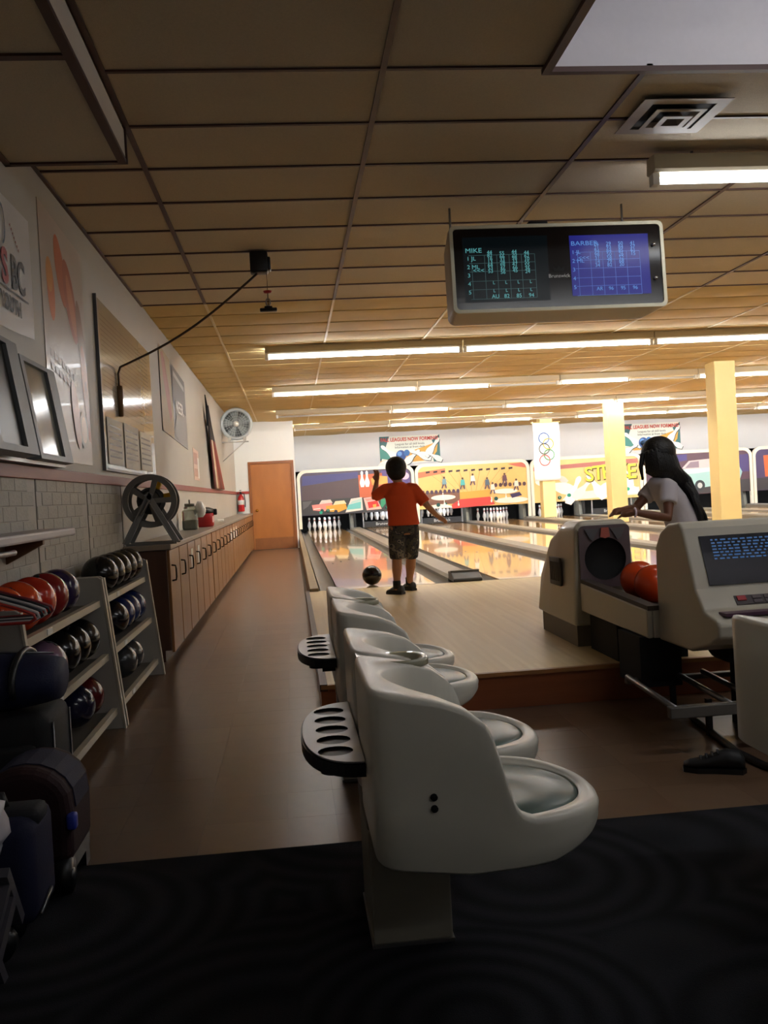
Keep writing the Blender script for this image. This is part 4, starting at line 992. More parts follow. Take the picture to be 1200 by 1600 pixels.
for k, (c, nm) in enumerate(hc):
    t = thing('clothes_hanger', '%s plastic clothes hanger on the rod under the white shelf' % nm, 'hanger', (-1.11, 3.36 + 0.045*k, 1.035), (0, 0, 0.02 + 0.02*k), group='hangers under the white shelf')
    q = MB(); q.tube([(0.0, 0, -0.12), (0.0, 0, -0.05), (0.022, 0, -0.028), (0.024, 0, -0.002), (0.0, 0, 0.018), (-0.022, 0, 0.0)], 0.004, 6); q.build('hook', M_metal, t)
    q = MB(); q.tube([(-0.02, 0, -0.125), (0.02, 0, -0.125), (0.16, 0, -0.175), (0.205, 0, -0.195), (0.21, 0, -0.21), (0.19, 0, -0.222), (-0.19, 0, -0.222), (-0.21, 0, -0.21), (-0.205, 0, -0.195), (-0.16, 0, -0.175)], 0.006, 6, closed=True)
    q.build('body', mat('hanger_' + nm, c, 0.4), t)

# ================================================================ ball racks
M_rack = mat('rack_white', '#a9a49a', 0.45, noise=0.08, nscale=6)
M_edge = mat('rack_edge', '#b9b09c', 0.4)
def rack(y0, y1, label):
    t = thing('ball_rack', label, 'ball rack', (0, y0, 0), group='white ball racks')
    L_ = y1 - y0
    for yy in (0.0, L_ - 0.025):
        q = MB(); q.prism([(WX + 0.02, 0.0), (-0.965, 0.0), (-1.045, 0.815), (-1.06, 0.825), (WX + 0.02, 0.825)], 1, yy, yy + 0.025); bevel(q.build('end_panel', M_rack, t), 0.004)
        q = MB(); q.prism([(-0.965, 0.0), (-0.955, 0.0), (-1.037, 0.815), (-1.047, 0.815)], 1, yy - 0.003, yy + 0.028); q.build('edge_strip', M_edge, t)
    for k, z in enumerate((0.115, 0.41, 0.70)):
        xf = -0.985 - 0.08*z/0.82
        q = MB(); q.box(xf - 0.03, xf, 0.025, L_ - 0.025, z - 0.035, z + 0.0); sh_ = q.build('front_rail', M_edge, t)
        q = MB(); q.box(WX + 0.03, WX + 0.06, 0.025, L_ - 0.025, z - 0.0, z + 0.05); q.build('back_rail', M_rack, t)
        q = MB(); q.box(WX + 0.04, xf - 0.03, 0.025, L_ - 0.025, z - 0.035, z - 0.022); q.build('shelf', mat('rack_shelf', '#5c5850', 0.5), t)
        q = MB(); q.box(xf, xf + 0.004, 0.42, 0.50, z - 0.028, z - 0.004); q.build('tag', mat('paper', '#e8e6e0', 0.8), sh_)
    return t
rack(3.68, 5.24, 'white three-tier ball rack under the white shelf')
rack(5.28, 6.82, 'white three-tier ball rack next to the locker cabinets')
ball_me = {}
def ball(x, y, z, color, label, r=0.108, group=None, noise=0.0):
    if color not in ball_me:
        q = MB(); q.sphere((0, 0, 0), r, nu=28, nv=18)
        me = q.mesh('bowling_ball'); me.materials.append(mat('ball_' + color, color, 0.16, noise=noise, nscale=14, coat=0.15))
        hq = MB()
        for a, b_ in ((0.25, 0.9), (0.05, 1.0), (0.15, 0.72)):
            v = Vector((math.cos(b_)*math.cos(a + 2.2), math.cos(b_)*math.sin(a + 2.2), math.sin(b_)))
            hq.cyl(v*r*0.985, v*r*1.002, 0.012, seg=10)
        hm = hq.mesh('finger_holes'); hm.materials.append(M_blackm)
        ball_me[color] = (me, hm)
    me, hm = ball_me[color]
    o = link('bowling_ball', me, None, (x, y, z), (random.uniform(-0.3, 0.3), random.uniform(-0.3, 0.3), random.uniform(0, 6)))
    link('finger_holes', hm, o)
    return tag(o, label, 'bowling ball', group)
bx_ = -1.145; dz = 0.105
for y, c, lab, nz in ((4.72, '#2a1f4a', 'dark purple bowling ball on the top tier of the rack under the shelf', 0.3), (4.49, '#8a1c20', 'crimson bowling ball on the top tier beside the purple one', 0.1), (4.26, '#c0301c', 'red-orange bowling ball on the top tier behind the hangers', 0.05), (4.03, '#d8481a', 'bright orange bowling ball on the top tier behind the hangers', 0.05), (3.80, '#d8481a', 'orange bowling ball at the near end of the top tier', 0.05)):
    ball(bx_ - 0.01, y, 0.70 + dz, c, lab, noise=nz)
g1 = 'black balls on the middle tier of the rack under the shelf'
for y, od in ((5.08, 'furthest along'), (4.85, 'second'), (4.62, 'closest to the mauve ball')): ball(bx_, y, 0.41 + dz, '#101012', 'black bowling ball, %s on the middle tier under the white shelf' % od, group=g1)
ball(bx_ + 0.01, 4.31, 0.41 + dz, '#7a5f78', 'mauve marbled bowling ball on the middle tier', noise=0.5)
ball(bx_ + 0.01, 5.05, 0.115 + dz, '#5a1418', 'dark red bowling ball on the bottom tier of the rack under the shelf')
ball(bx_ + 0.01, 4.82, 0.115 + dz, '#1a1a34', 'navy bowling ball on the bottom tier beside the dark red one', noise=0.3)
ball(bx_ + 0.02, 4.21, 0.115 + dz, '#1c2420', 'dark green bowling ball on the bottom tier by the bags', noise=0.4)
for y, od in ((6.68, 'first'), (6.45, 'second'), (6.22, 'third'), (5.99, 'fourth'), (5.76, 'fifth')): ball(bx_ - 0.01, y, 0.70 + dz, '#101012', 'black bowling ball, %s from the cabinets on the top tier' % od, group='black balls on the top tier next to the cabinets')
for y, od in ((6.66, 'first'), (6.43, 'second'), (6.20, 'third')): ball(bx_, y, 0.41 + dz, '#1c2c5c', 'blue bowling ball, %s from the cabinets on the middle tier' % od, group='blue balls on the middle tier next to the cabinets', noise=0.4)
ball(bx_, 5.97, 0.41 + dz, '#14161e', 'near-black bowling ball on the middle tier beside the blue ones')
for y, od in ((6.38, 'first'), (6.13, 'second')): ball(bx_ + 0.01, y, 0.115 + dz, '#34363a', 'smoky grey bowling ball, %s from the cabinets on the bottom tier' % od, group='grey balls on the bottom tier', noise=0.5)

# ================================================================ bags on the floor
def bag_fabric(n, c): return mat('bag_' + n, c, 0.75, noise=0.2, nscale=12, bump=0.15, bscale=150)
# black upright roller bag, navy duffel lying on it
t = thing('roller_bag', 'black upright roller bowling bag under the navy duffel', 'bag', (-1.06, 3.50, 0))
q = MB(); q.rbox(-0.19, 0.19, -0.17, 0.17, 0.05, 0.50, 0.05, 3); q.build('body', bag_fabric('black', '#121215'), t)
q = MB(); q.rbox(-0.15, 0.15, -0.20, -0.16, 0.10, 0.40, 0.02, 2); q.build('pocket', bag_fabric('black', '#121215'), t)
for s in (-1, 1):
    q = MB(); q.cyl((s*0.19 - 0.02, 0.12, 0.05), (s*0.19 + 0.02, 0.12, 0.05), 0.05, seg=16); q.build('wheel', M_black, t)
q = MB(); q.box(-0.19, 0.19, -0.17, -0.13, 0.0, 0.06); q.build('foot', M_black, t)
q = MB(); q.tube([(0.193, -0.12, 0.46), (0.193, -0.12, 0.16), (0.193, 0.12, 0.16), (0.193, 0.12, 0.46)], 0.004, 5); q.build('zipper', M_metal, t)
t = thing('duffel_bag', 'navy soft duffel bag lying across the black roller bag', 'bag', (-1.06, 3.46, 0.50))
rings = []
for i in range(11):
    u = i/10; xx = -0.23 + 0.44*u; s_ = 0.55 + 0.45*math.sin(PI*(0.12 + 0.76*u))
    rings.append([(xx, 0.17*s_*math.cos(2*PI*k/18), 0.10 + 0.10*s_*math.sin(2*PI*k/18)) for k in range(18)])
q = MB(); q.loft(rings); q.build('body', bag_fabric('navy', '#10163a'), t)
for xx in (-0.1, 0.09):
    q = MB(); q.tube([(xx, 0.178*math.cos(a), 0.10 + 0.106*math.sin(a)) for a in [k*PI/10 - 0.3 for k in range(13)]], 0.012, 6); q.build('strap', M_black, t)
q = MB(); q.tube([(-0.2, 0.0, 0.195), (0.0, 0.0, 0.204), (0.19, 0.0, 0.19)], 0.004, 5); q.build('zipper', M_metal, t)
# maroon round-topped roller bag
t = thing('roller_bag', 'maroon round-topped roller bag with black wheels by the rack', 'bag', (-0.88, 3.16, 0))
prof = [(-0.14, 0.09), (0.14, 0.09), (0.145, 0.25)] + [(0.145*math.cos(a), 0.27 + 0.13*math.sin(a)) for a in [k*PI/10 for k in range(1, 10)]] + [(-0.145, 0.25)]
q = MB(); q.prism(prof, 1, -0.15, 0.15, smooth=False); o = q.build('body', bag_fabric('maroon', '#2c1014'), t); bevel(o, 0.03, 3)
q = MB(); q.prism([(x_*1.03, z_*1.0 + 0.004) for x_, z_ in prof[2:]], 1, -0.09, 0.09); q.build('grey_panel', bag_fabric('slate', '#2a2a40'), t)
for s in (-1, 1):
    q = MB(); q.cyl((s*0.11 - 0.02, -0.13, 0.055), (s*0.11 + 0.025, -0.13, 0.055), 0.055, seg=18); w_ = q.build('wheel', M_black, t)
    q = MB(); q.cyl((s*0.11 + 0.024, -0.13, 0.055), (s*0.11 + 0.03, -0.13, 0.055), 0.02, seg=12); q.build('hub', M_metal, w_)
q = MB(); q.box(-0.13, 0.13, -0.14, 0.15, 0.05, 0.095); q.box(-0.13, 0.13, 0.08, 0.14, 0, 0.05); q.build('chassis', M_black, t)
q = MB(); q.rbox(0.13, 0.16, -0.16, -0.12, 0.20, 0.25, 0.008, 2); q.build('blue_tag', mat('tag_blue', '#2a3aa0', 0.5), t)
# blue roller bag
t = thing('roller_bag', 'royal blue roller bag standing beside the maroon one', 'bag', (-0.94, 2.83, 0))
q = MB(); q.rbox(-0.19, 0.17, -0.13, 0.13, 0.03, 0.33, 0.045, 3); q.build('body', bag_fabric('blue', '#0d1236'), t)
q = MB(); q.rbox(-0.19, 0.172, -0.06, 0.06, 0.29, 0.345, 0.02, 2); q.build('top_panel', bag_fabric('charcoal', '#1c1c22'), t)
q = MB(); q.tube([(-0.08, 0, 0.33), (-0.07, 0, 0.375), (0.06, 0, 0.375), (0.07, 0, 0.33)], 0.013, 6); q.build('handle', M_black, t)
q = MB(); q.tube([(0.173, -0.09, 0.06), (0.176, 0.02, 0.09)], 0.006, 5); q.build('reflector', M_metal, t)
for s in (-1, 1):
    q = MB(); q.cyl((0.10, s*0.10 - 0.015, 0.035), (0.10, s*0.10 + 0.015, 0.035), 0.035, seg=14); q.build('wheel', M_black, t)
q = MB(); q.box(-0.17, -0.10, -0.1, 0.1, 0, 0.035); q.build('foot', M_black, t)
# black bag lying down with grey wheel frame, white plastic bag on it
t = thing('roller_bag', 'black roller bag lying down with grey plastic wheel frame', 'bag', (-1.00, 2.52, 0))
q = MB(); q.rbox(-0.25, 0.16, -0.16, 0.16, 0.01, 0.27, 0.05, 3); q.build('body', bag_fabric('black', '#121215'), t)
M_gp = mat('grey_plastic', '#4c4a52', 0.45)
q = MB(); Tm = Matrix.Translation((0.19, 0, 0.12)) @ Matrix.Rotation(0.55, 4, 'X')
q.box(-0.02, 0.02, -0.11, -0.08, -0.10, 0.10, T=Tm); q.box(-0.02, 0.02, 0.08, 0.11, -0.10, 0.10, T=Tm); q.box(-0.02, 0.02, -0.08, 0.08, -0.015, 0.02, T=Tm); q.box(-0.02, 0.02, -0.08, 0.08, 0.05, 0.07, T=Tm)
q.build('wheel_frame', M_gp, t)
q = MB(); q.cyl((0.16, -0.09, 0.045), (0.16, -0.05, 0.045), 0.045, seg=16); q.build('wheel', M_black, t)
q = MB(); q.cyl((0.16, 0.06, 0.045), (0.16, 0.10, 0.045), 0.045, seg=16); q.build('wheel', M_black, t)
random.seed(5); rings = []
for i in range(9):
    v = i/8; rr = 0.115*(0.75 + 0.35*math.sin(PI*v*0.9 + 0.2)) * (1 if v < 0.8 else 0.55)
    rings.append([(rr*1.2*math.cos(2*PI*k/16)*(1 + random.uniform(-0.14, 0.14)), rr*math.sin(2*PI*k/16)*(1 + random.uniform(-0.14, 0.14)), 0.19*v) for k in range(16)])
q = MB(); q.loft(rings); tag(q.build('plastic_bag', mat('plastic_white', '#c4c2cc', 0.35, noise=0.1, nscale=9), None, (-0.95, 2.60, 0.272)), 'crumpled white plastic shopping bag on the black roller bag', 'bag')
random.seed(11)
# ================================================================ moulded twin seats
def interp(tab, x):
    if x <= tab[0][0]: return tab[0][1]
    for (a, b_), (c, d_) in zip(tab, tab[1:]):
        if x <= c:
            t_ = (x - a) / (c - a); t_ = t_*t_*(3 - 2*t_) if abs(d_ - b_) > 0.06 else t_
            return b_ + (d_ - b_)*t_
    return tab[-1][1]
RIM = [(-0.28, 0.765), (-0.13, 0.735), (-0.07, 0.712), (-0.035, 0.682), (0.045, 0.475), (0.07, 0.462), (0.18, 0.458), (0.28, 0.447)]
BOT = [(-0.28, 0.375), (-0.07, 0.347), (0.12, 0.355), (0.22, 0.38), (0.28, 0.408)]
def chair_shell_mesh():
    N = 112
    def sup(th, a, b_, n):
        c, s_ = math.cos(th), math.sin(th)
        r = (abs(c/a)**n + abs(s_/b_)**n) ** (-1/n)
        return c*r, s_*r
    def outer(th, k=1.0):
        n = 7 if math.cos(th) < 0 else 2.3
        f = min(1, max(0, math.cos(th)*4 + 0.5)); n = 11*(1 - f) + 2.3*f
        x_, y_ = sup(th, 0.28, 0.268, n); return x_*k, y_*k
    ths = [2*PI*k/N for k in range(N)]
    R_ = []
    R_.append([(0.10*math.cos(t_) - 0.02, 0.10*math.sin(t_), 0.362) for t_ in ths])
    R_.append([(lambda p: (p[0], p[1], interp(BOT, p[0]) + 0.002))(outer(t_, 0.965)) for t_ in ths])
    R_.append([(lambda p: (p[0], p[1], interp(BOT, p[0]) + 0.010))(outer(t_, 0.992)) for t_ in ths])
    for f in (0.35, 0.7):
        R_.append([(lambda p: (p[0], p[1], (interp(BOT, p[0]) + 0.022)*(1 - f) + (interp(RIM, p[0]) - 0.02)*f))(outer(t_, 0.99 + 0.01*f)) for t_ in ths])
    R_.append([(lambda p: (p[0], p[1], interp(RIM, p[0]) - 0.014))(outer(t_, 1.0)) for t_ in ths])
    R_.append([(lambda p: (p[0], p[1], interp(RIM, p[0]) - 0.003))(outer(t_, 0.985)) for t_ in ths])
    R_.append([(lambda p: (p[0], p[1], interp(RIM, p[0])))(outer(t_, 0.96)) for t_ in ths])
    R_.append([(0.240*math.cos(t_) + 0.006, 0.240*math.sin(t_), interp(RIM, 0.240*math.cos(t_) + 0.006)) for t_ in ths])
    R_.append([(0.232*math.cos(t_) + 0.008, 0.232*math.sin(t_), interp(RIM, 0.235*math.cos(t_)) - 0.010) for t_ in ths])
    for f, r_, cx_ in ((0.4, 0.227, 0.012), (0.75, 0.222, 0.016), (1.0, 0.218, 0.02)):
        R_.append([(r_*math.cos(t_) + cx_, r_*math.sin(t_), interp(RIM, 0.21*math.cos(t_))*(1 - f) + 0.438*f) for t_ in ths])
    R_.append([(0.16*math.cos(t_) + 0.03, 0.165*math.sin(t_), 0.43) for t_ in ths])
    R_.append([(0.02*math.cos(t_) + 0.03, 0.02*math.sin(t_), 0.428) for t_ in ths])
    q = MB(); q.loft(R_); return q.mesh('chair_shell')
SHELL = chair_shell_mesh(); SHELL.materials.append(M_fibre)
q = MB(); q.lathe([(0.0, 0.428), (0.214, 0.432), (0.214, 0.444), (0.203, 0.452), (0.10, 0.447), (0.0, 0.445)], 40); PAD = q.mesh('seat_pad'); PAD.materials.append(M_pad)
q = MB(); q.lathe([(0.0, 0.716), (0.058, 0.716), (0.062, 0.728), (0.078, 0.732), (0.082, 0.724), (0.082, 0.71)], 28); ASH = q.mesh('ashtray'); ASH.materials.append(mat('ash_dish', '#b4b096', 0.25, coat=0.3))
def tray_mesh():
    out = []
    for k in range(25):
        a = PI/2 + PI*k/24
        out.append((0.145*math.cos(a)*(1.0), 0.35*math.sin(a)*(1.0)))
    n = 3.0
    out = [(-(abs(math.cos(a))**(2/2.4))*0.15, (1 if math.sin(a) > 0 else -1)*abs(math.sin(a))**(2/2.4)*0.34) for a in [PI/2 - PI*k/24 for k in range(25)]]
    return out
TRAY = tray_mesh()
def twin_seat(label, loc, rz, with_tray=True, pedestal=True):
    t = thing('twin_seat', label, 'seat', loc, (0, 0, rz), group='moulded twin seats')
    for s in (-1, 1):
        sh_ = link('chair_shell', SHELL, t, (0.42, s*0.277, 0))
        p_ = link('seat_pad', PAD, t, (0.442, s*0.277, 0))
    q = MB(); q.prism([(0.15, 0.37), (0.24, 0.37), (0.24, 0.735), (0.15, 0.757)], 1, -0.05, 0.05); q.build('centre_filler', M_fibre, t)
    link('ashtray', ASH, t, (0.265, 0.0, 0.014))
    q = MB(); q.box(0.15, 0.36, -0.11, 0.22, 0.012, 0.31); bevel(q.build('pedestal', mat('pedestal_paint', '#8d887c', 0.5, noise=0.1, nscale=5), t), 0.006)
    q = MB(); q.box(0.148, 0.362, -0.112, 0.222, 0.314, 0.36); bevel(q.build('pedestal_head', mat('pedestal_head', '#6f6a60', 0.5), t), 0.006)
    q = MB(); q.box(0.146, 0.364, -0.115, 0.225, 0.005, 0.014); q.build('floor_plate', M_metal, t)
    for z_ in (0.505, 0.53):
        q = MB(); q.cyl((0.27, -0.541, z_), (0.27, -0.549, z_), 0.008, seg=10); q.build('bolt', M_blackm, t)
    if with_tray:
        Z = 0.56
        q = MB(); q.prism([(0.14 + x_*1.0, y_) for x_, y_ in TRAY], 2, Z - 0.035, Z - 0.006); tr_ = q.build('cup_tray', M_black, t)
        # light top plate with five real openings: strips round the cups
        q = MB(); vs_ = []; fs = []
        out = [(0.14 + x_*0.96 - 0.001, y_*0.975) for x_, y_ in TRAY]
        bm = bmesh.new()
        ov = [bm.verts.new((x_, y_, Z)) for x_, y_ in out]; edges = [bm.edges.new((ov[i], ov[(i+1) % len(ov)])) for i in range(len(ov))]
        for k in range(5):
            cy_ = -0.22 + 0.11*k; cv = [bm.verts.new((0.074 + 0.044*math.cos(2*PI*j/20), cy_ + 0.044*math.sin(2*PI*j/20), Z)) for j in range(20)]
            edges += [bm.edges.new((cv[j], cv[(j+1) % 20])) for j in range(20)]
        bmesh.ops.triangle_fill(bm, use_beauty=True, edges=edges)
        me = bpy.data.meshes.new('tray_plate'); bm.to_mesh(me); bm.free(); me.materials.append(mat('tray_grey', '#9a9896', 0.3, metal=0.3))
        o = link('tray_plate', me, tr_); o.modifiers.new('t', 'SOLIDIFY').thickness = 0.004
        for k in range(5):
            cy_ = -0.22 + 0.11*k
            q = MB(); vs2 = []
            for zz, rr in ((Z, 0.044), (Z - 0.05, 0.040)):
                vs2 += [(0.074 + rr*math.cos(2*PI*j/20), cy_ + rr*math.sin(2*PI*j/20), zz) for j in range(20)]
            q.add(vs2, [(j, (j+1) % 20, 20 + (j+1) % 20, 20 + j) for j in range(20)], 0, True)
            q.build('cup_ring', mat('cup_wall', '#3a3a3c', 0.2, metal=0.4), tr_)
        q = MB(); q.box(0.09, 0.16, -0.06, 0.06, Z - 0.10, Z - 0.035); q.box(0.05, 0.10, -0.09, 0.09, Z - 0.075, Z - 0.035); q.build('bracket', M_black, tr_)
    return t
twin_seat('white moulded twin seat on the dark carpet edge, grey cushions', (0, 2.56, 0), 0)
twin_seat('white moulded twin seat just before the approach step', (0, 4.02, 0), 0)
twin_seat('white moulded twin seat with plain back, standing alone right of the black shoe', (1.175, 2.27, 0), 0, with_tray=False)

# ================================================================ ball return
HX0, HX1, HY0, HY1 = 1.675, 2.05, 5.58, 6.50
br = thing('ball_return', 'cream ball return hood with round mouth and ball tray on the approach', 'ball return', ((HX0+HX1)/2, HY0, LZ))
hw = (HX1 - HX0)/2; D = HY1 - HY0
def hood_ring(y, z0, z1, w0, w1, ch):
    return [(-w0, y, z0), (w0, y, z0), (w1, y, z1 - ch), (w1 - ch, y, z1), (-w1 + ch, y, z1), (-w1, y, z1 - ch)]
rings = [hood_ring(0.0, 0.13, 0.745, hw + 0.01, hw - 0.02, 0.03), hood_ring(0.03, 0.13, 0.765, hw + 0.012, hw - 0.015, 0.04), hood_ring(0.35, 0.13, 0.755, hw + 0.012, hw - 0.02, 0.05), hood_ring(0.62, 0.13, 0.68, hw + 0.01, hw - 0.03, 0.06), hood_ring(D - 0.02, 0.13, 0.42, hw, hw - 0.03, 0.05)]
q = MB(); q.loft(rings, smooth=False); bevel(q.build('hood', M_return, br), 0.015, 3)
# face plate with a real round mouth
bm = bmesh.new(); fw = hw - 0.03
ov = [bm.verts.new((x_, 0, z_)) for x_, z_ in rrect(-fw, 0.36, fw, 0.735, 0.03, 3)]; ed = [bm.edges.new((ov[i], ov[(i+1) % len(ov)])) for i in range(len(ov))]
mc = (0.0, 0.533); mr_ = 0.128
cv = [bm.verts.new((mc[0] + mr_*math.cos(2*PI*k/32), 0, mc[1] + mr_*math.sin(2*PI*k/32))) for k in range(32)]; ed += [bm.edges.new((cv[k], cv[(k+1) % 32])) for k in range(32)]
bmesh.ops.triangle_fill(bm, use_beauty=True, edges=ed)
me = bpy.data.meshes.new('face_plate'); bm.to_mesh(me); bm.free(); me.materials.append(mat('face_mauve', '#5f5054', 0.35, noise=0.2, nscale=25))
fp = link('face_plate', me, br, (0, -0.03, 0)); fp.modifiers.new('t', 'SOLIDIFY').thickness = 0.012
q = MB(); vs2 = []
for yy, rr in ((-0.032, mr_), (-0.004, mr_ - 0.006)): vs2 += [(mc[0] + rr*math.cos(2*PI*k/32), yy, mc[1] + rr*math.sin(2*PI*k/32)) for k in range(32)]
q.add(vs2, [(k, (k+1) % 32, 32 + (k+1) % 32, 32 + k) for k in range(32)] + [tuple(range(32, 64))], 0, True); q.build('mouth', M_blackm, br)
for s in (-1, 1):
    q = MB(); q.prism([(s*0.035, 0.715), (s*0.125, 0.715), (s*0.095, 0.655), (s*0.075, 0.645)], 1, -0.046, -0.041); q.build('grey_triangle', mat('tri_grey', '#5d5b5e', 0.4), br)
q = MB(); q.prism([(-0.022, 0.72), (0.022, 0.72), (0.03, 0.665), (0, 0.655), (-0.03, 0.665)], 1, -0.047, -0.041); q.build('red_badge', mat('badge_red', '#b05a4c', 0.4), br)
q = MB(); q.rbox(-hw - 0.022, -hw - 0.006, 0.24, 0.48, 0.35, 0.53, 0.007, 2); vg = q.build('side_vent', mat('vent_brown', '#4a4238', 0.5), br)
for k in range(5):
    q = MB(); q.box(-hw - 0.026, -hw - 0.02, 0.275 + 0.04*k, 0.29 + 0.04*k, 0.38, 0.50); q.build('slat', mat('vent_slat', '#5f564a', 0.5), vg)
q = MB(); q.box(-hw + 0.01, hw - 0.01, 0.03, D - 0.1, 0.0, 0.13); q.build('plinth', mat('plinth_grey', '#6f675a', 0.5), br)
# tray
TX0 = -0.165 + 0.0; 
tr0, tr1 = -1.10, -0.03
q = MB()
for x0_, x1_ in ((-0.165, -0.135), (0.32, 0.35)): q.prism([(tr0, 0.215), (tr1, 0.225), (tr1, 0.395), (tr0, 0.355)], 0, x0_, x1_)
q.prism([(tr0, 0.215), (tr0 + 0.03, 0.215), (tr0 + 0.03, 0.355), (tr0, 0.355)], 0, -0.135, 0.32)
bevel(q.build('tray_side', M_return, br), 0.008)
q = MB(); q.prism([(tr0 + 0.03, 0.29), (tr1, 0.30), (tr1, 0.32), (tr0 + 0.03, 0.31)], 0, -0.135, 0.32); q.build('tray_floor', mat('tray_dark', '#2c2624', 0.5), br)
q = MB(); q.prism([(tr0, 0.352), (tr1, 0.39), (tr1, 0.415), (tr0, 0.375)], 0, -0.16, -0.10); q.build('tray_pad', mat('pad_brown', '#3a302c', 0.6), br)
q = MB(); q.box(-0.12, 0.28, -0.52, -0.05, -0.0, 0.215); q.build('under_box', M_blackm, br)
q = MB(); q.box(-0.19, 0.02, -1.05, -0.74, -LZ + 0.16, 0.215); q.build('support_column', M_blackm, br)
ox = (HX0 + HX1)/2
ball(ox + 0.11, 5.30, LZ + 0.42, '#d8481a', 'orange bowling ball in the tray nearest the return mouth')
ball(ox + 0.11, 5.075, LZ + 0.415, '#d8481a', 'orange bowling ball in the tray beside the console')

# ================================================================ scorer console
co = thing('scorer_console', 'cream scoring console with dark blue lit screen and keypad', 'console', (1.76, 3.83, 0))
CW = 1.2
prof = [(0.0, 0.50), (0.0, 0.555), (0.02, 0.575), (0.14, 0.60), (0.17, 0.635), (0.22, 0.69), (0.335, 0.955), (0.375, 0.985), (0.50, 0.975), (0.60, 0.93), (0.66, 0.86), (0.67, 0.40), (0.30, 0.40), (0.08, 0.46)]
q = MB(); q.prism(prof, 0, 0, CW); bevel(q.build('housing', M_return, co), 0.03, 4)
a = Vector((0, 0.335 - 0.22, 0.955 - 0.69)).normalized(); nn = Vector((0, -a.z, a.y))
Msn = frame_m(Vector((0.07, 0.225, 0.70)) + nn*0.001, (1, 0, 0), a)
sw, shh = CW - 0.14, 0.235
def slab(M, x0, x1, y0, y1, z0, z1):
    q = MB(); q.box(x0, x1, y0, y1, z0, z1, T=M); return q
slab(Msn, 0, sw, 0, shh, 0.0, 0.006).build('screen', mat('screen_dark', '#141822', 0.12, coat=0.3), co)
sh = []
random.seed(21)
for r_ in range(7):
    x_ = 0.05
    while x_ < sw - 0.25:
        l_ = random.uniform(0.01, 0.03); sh.append(('#4a86c8', [(x_, 0.12 + 0.015*r_), (x_ + l_, 0.12 + 0.015*r_), (x_ + l_, 0.127 + 0.015*r_), (x_, 0.127 + 0.015*r_)])); x_ += l_ + random.uniform(0.006, 0.014)
ar_ = art('screen_text', co, Msn @ Matrix.Translation((0, 0, 0.006)), 1, 1, sh, 0.0006, 0.0)
ar_.data.materials[0] = mat('screen_blue', '#2a4a78', 0.4, emit='#3c78b8', estr=0.09)
a2 = Vector((0, 0.06, 0.06)).normalized()
Mk = frame_m((0.0, 0.145, 0.607), (1, 0, 0), a2)
slab(Mk, 0.16, 0.95, 0.012, 0.062, 0.0, 0.006).build('keypad', mat('keypad_dark', '#3a2c30', 0.4), co)
slab(Mk, 0.17, 0.21, 0.032, 0.056, 0.006, 0.011).build('red_key', mat('key_red', '#b02830', 0.4), co)
for r_ in range(2):
    for k in range(12): slab(Mk, 0.24 + 0.055*k, 0.28 + 0.055*k, 0.016 + 0.022*r_, 0.033 + 0.022*r_, 0.006, 0.010).build('key', mat('key_dark', '#54484c', 0.4), co)
q = MB(); q.box(0.05, CW - 0.05, 0.03, 0.10, 0.586, 0.600); q.build('purple_strip', mat('strip_purple', '#54384a', 0.4), co)
q = MB(); q.box(0.30, 0.60, 0.28, 0.55, 0.0, 0.41); q.build('pedestal', M_blackm, co)
q = MB(); q.cyl((0.22, 0.32, 0.40), (0.22, 0.45, 0.40), 0.075, seg=20); q.build('cable_drum', M_blackm, co)
# footrest frame
ft = thing('footrest', 'grey metal footrest frame with three rails under the console', 'footrest', (1.55, 3.87, 0))
M_fr = mat('rail_grey', '#6a6660', 0.45, metal=0.3)
q = MB(); q.box(0.0, 1.0, 0.0, 0.045, 0.165, 0.215); bevel(q.build('front_bar', M_fr, ft), 0.005)
q = MB(); q.box(0.06, 1.0, 0.69, 0.735, 0.175, 0.20); bevel(q.build('back_bar', M_fr, ft), 0.005)
for x_ in (0.01, 0.26, 0.40, 0.90):
    q = MB(); q.cyl((x_ + 0.02, 0.02, 0.205), (x_ + 0.06, 0.71, 0.21), 0.014, seg=10); q.build('rail', M_metal, ft)
for x_, y_ in ((0.30, 0.30), (0.95, 0.30), (0.30, 0.71), (0.95, 0.71)):
    q = MB(); q.box(x_ - 0.012, x_ + 0.012, y_ - 0.012, y_ + 0.012, 0.0, 0.17); q.build('leg', M_black, ft)
# black cable on the floor
q = MB(); q.tube([(1.89, 4.46, 0.016), (1.85, 4.1, 0.016), (1.815, 3.84, 0.016), (1.83, 3.62, 0.016), (1.95, 3.40, 0.016)], 0.016, 8, round_caps=True); tag(q.build('floor_cable', M_black), 'thick black cable lying on the floor below the footrest', 'cable')
# dark shoe on the floor
so_ = thing('shoe', 'black shoe lying on the floor below the footrest', 'shoe', (1.64, 3.65, 0), (0, 0, 2.7))
rings = []
for x_, w_, h0, h1 in ((-0.11, 0.025, 0.02, 0.06), (-0.09, 0.036, 0.018, 0.088), (-0.04, 0.038, 0.018, 0.095), (0.01, 0.036, 0.018, 0.075), (0.06, 0.044, 0.018, 0.055), (0.10, 0.040, 0.018, 0.045), (0.125, 0.022, 0.02, 0.035)):
    rings.append([(x_, w_*math.cos(2*PI*k/14), (h0 + h1)/2 + (h1 - h0)/2*math.sin(2*PI*k/14)) for k in range(14)])
q = MB(); q.loft(rings); q.build('upper', mat('shoe_black', '#111113', 0.6), so_)
q = MB(); q.prism([(x_, y_) for x_, y_ in [(-0.115, 0.0), (-0.10, 0.036), (0.0, 0.036), (0.07, 0.046), (0.125, 0.026), (0.13, 0.0), (0.125, -0.026), (0.07, -0.046), (0.0, -0.036), (-0.10, -0.036)]], 2, 0.0, 0.02); q.build('sole', M_black, so_)
q = MB()
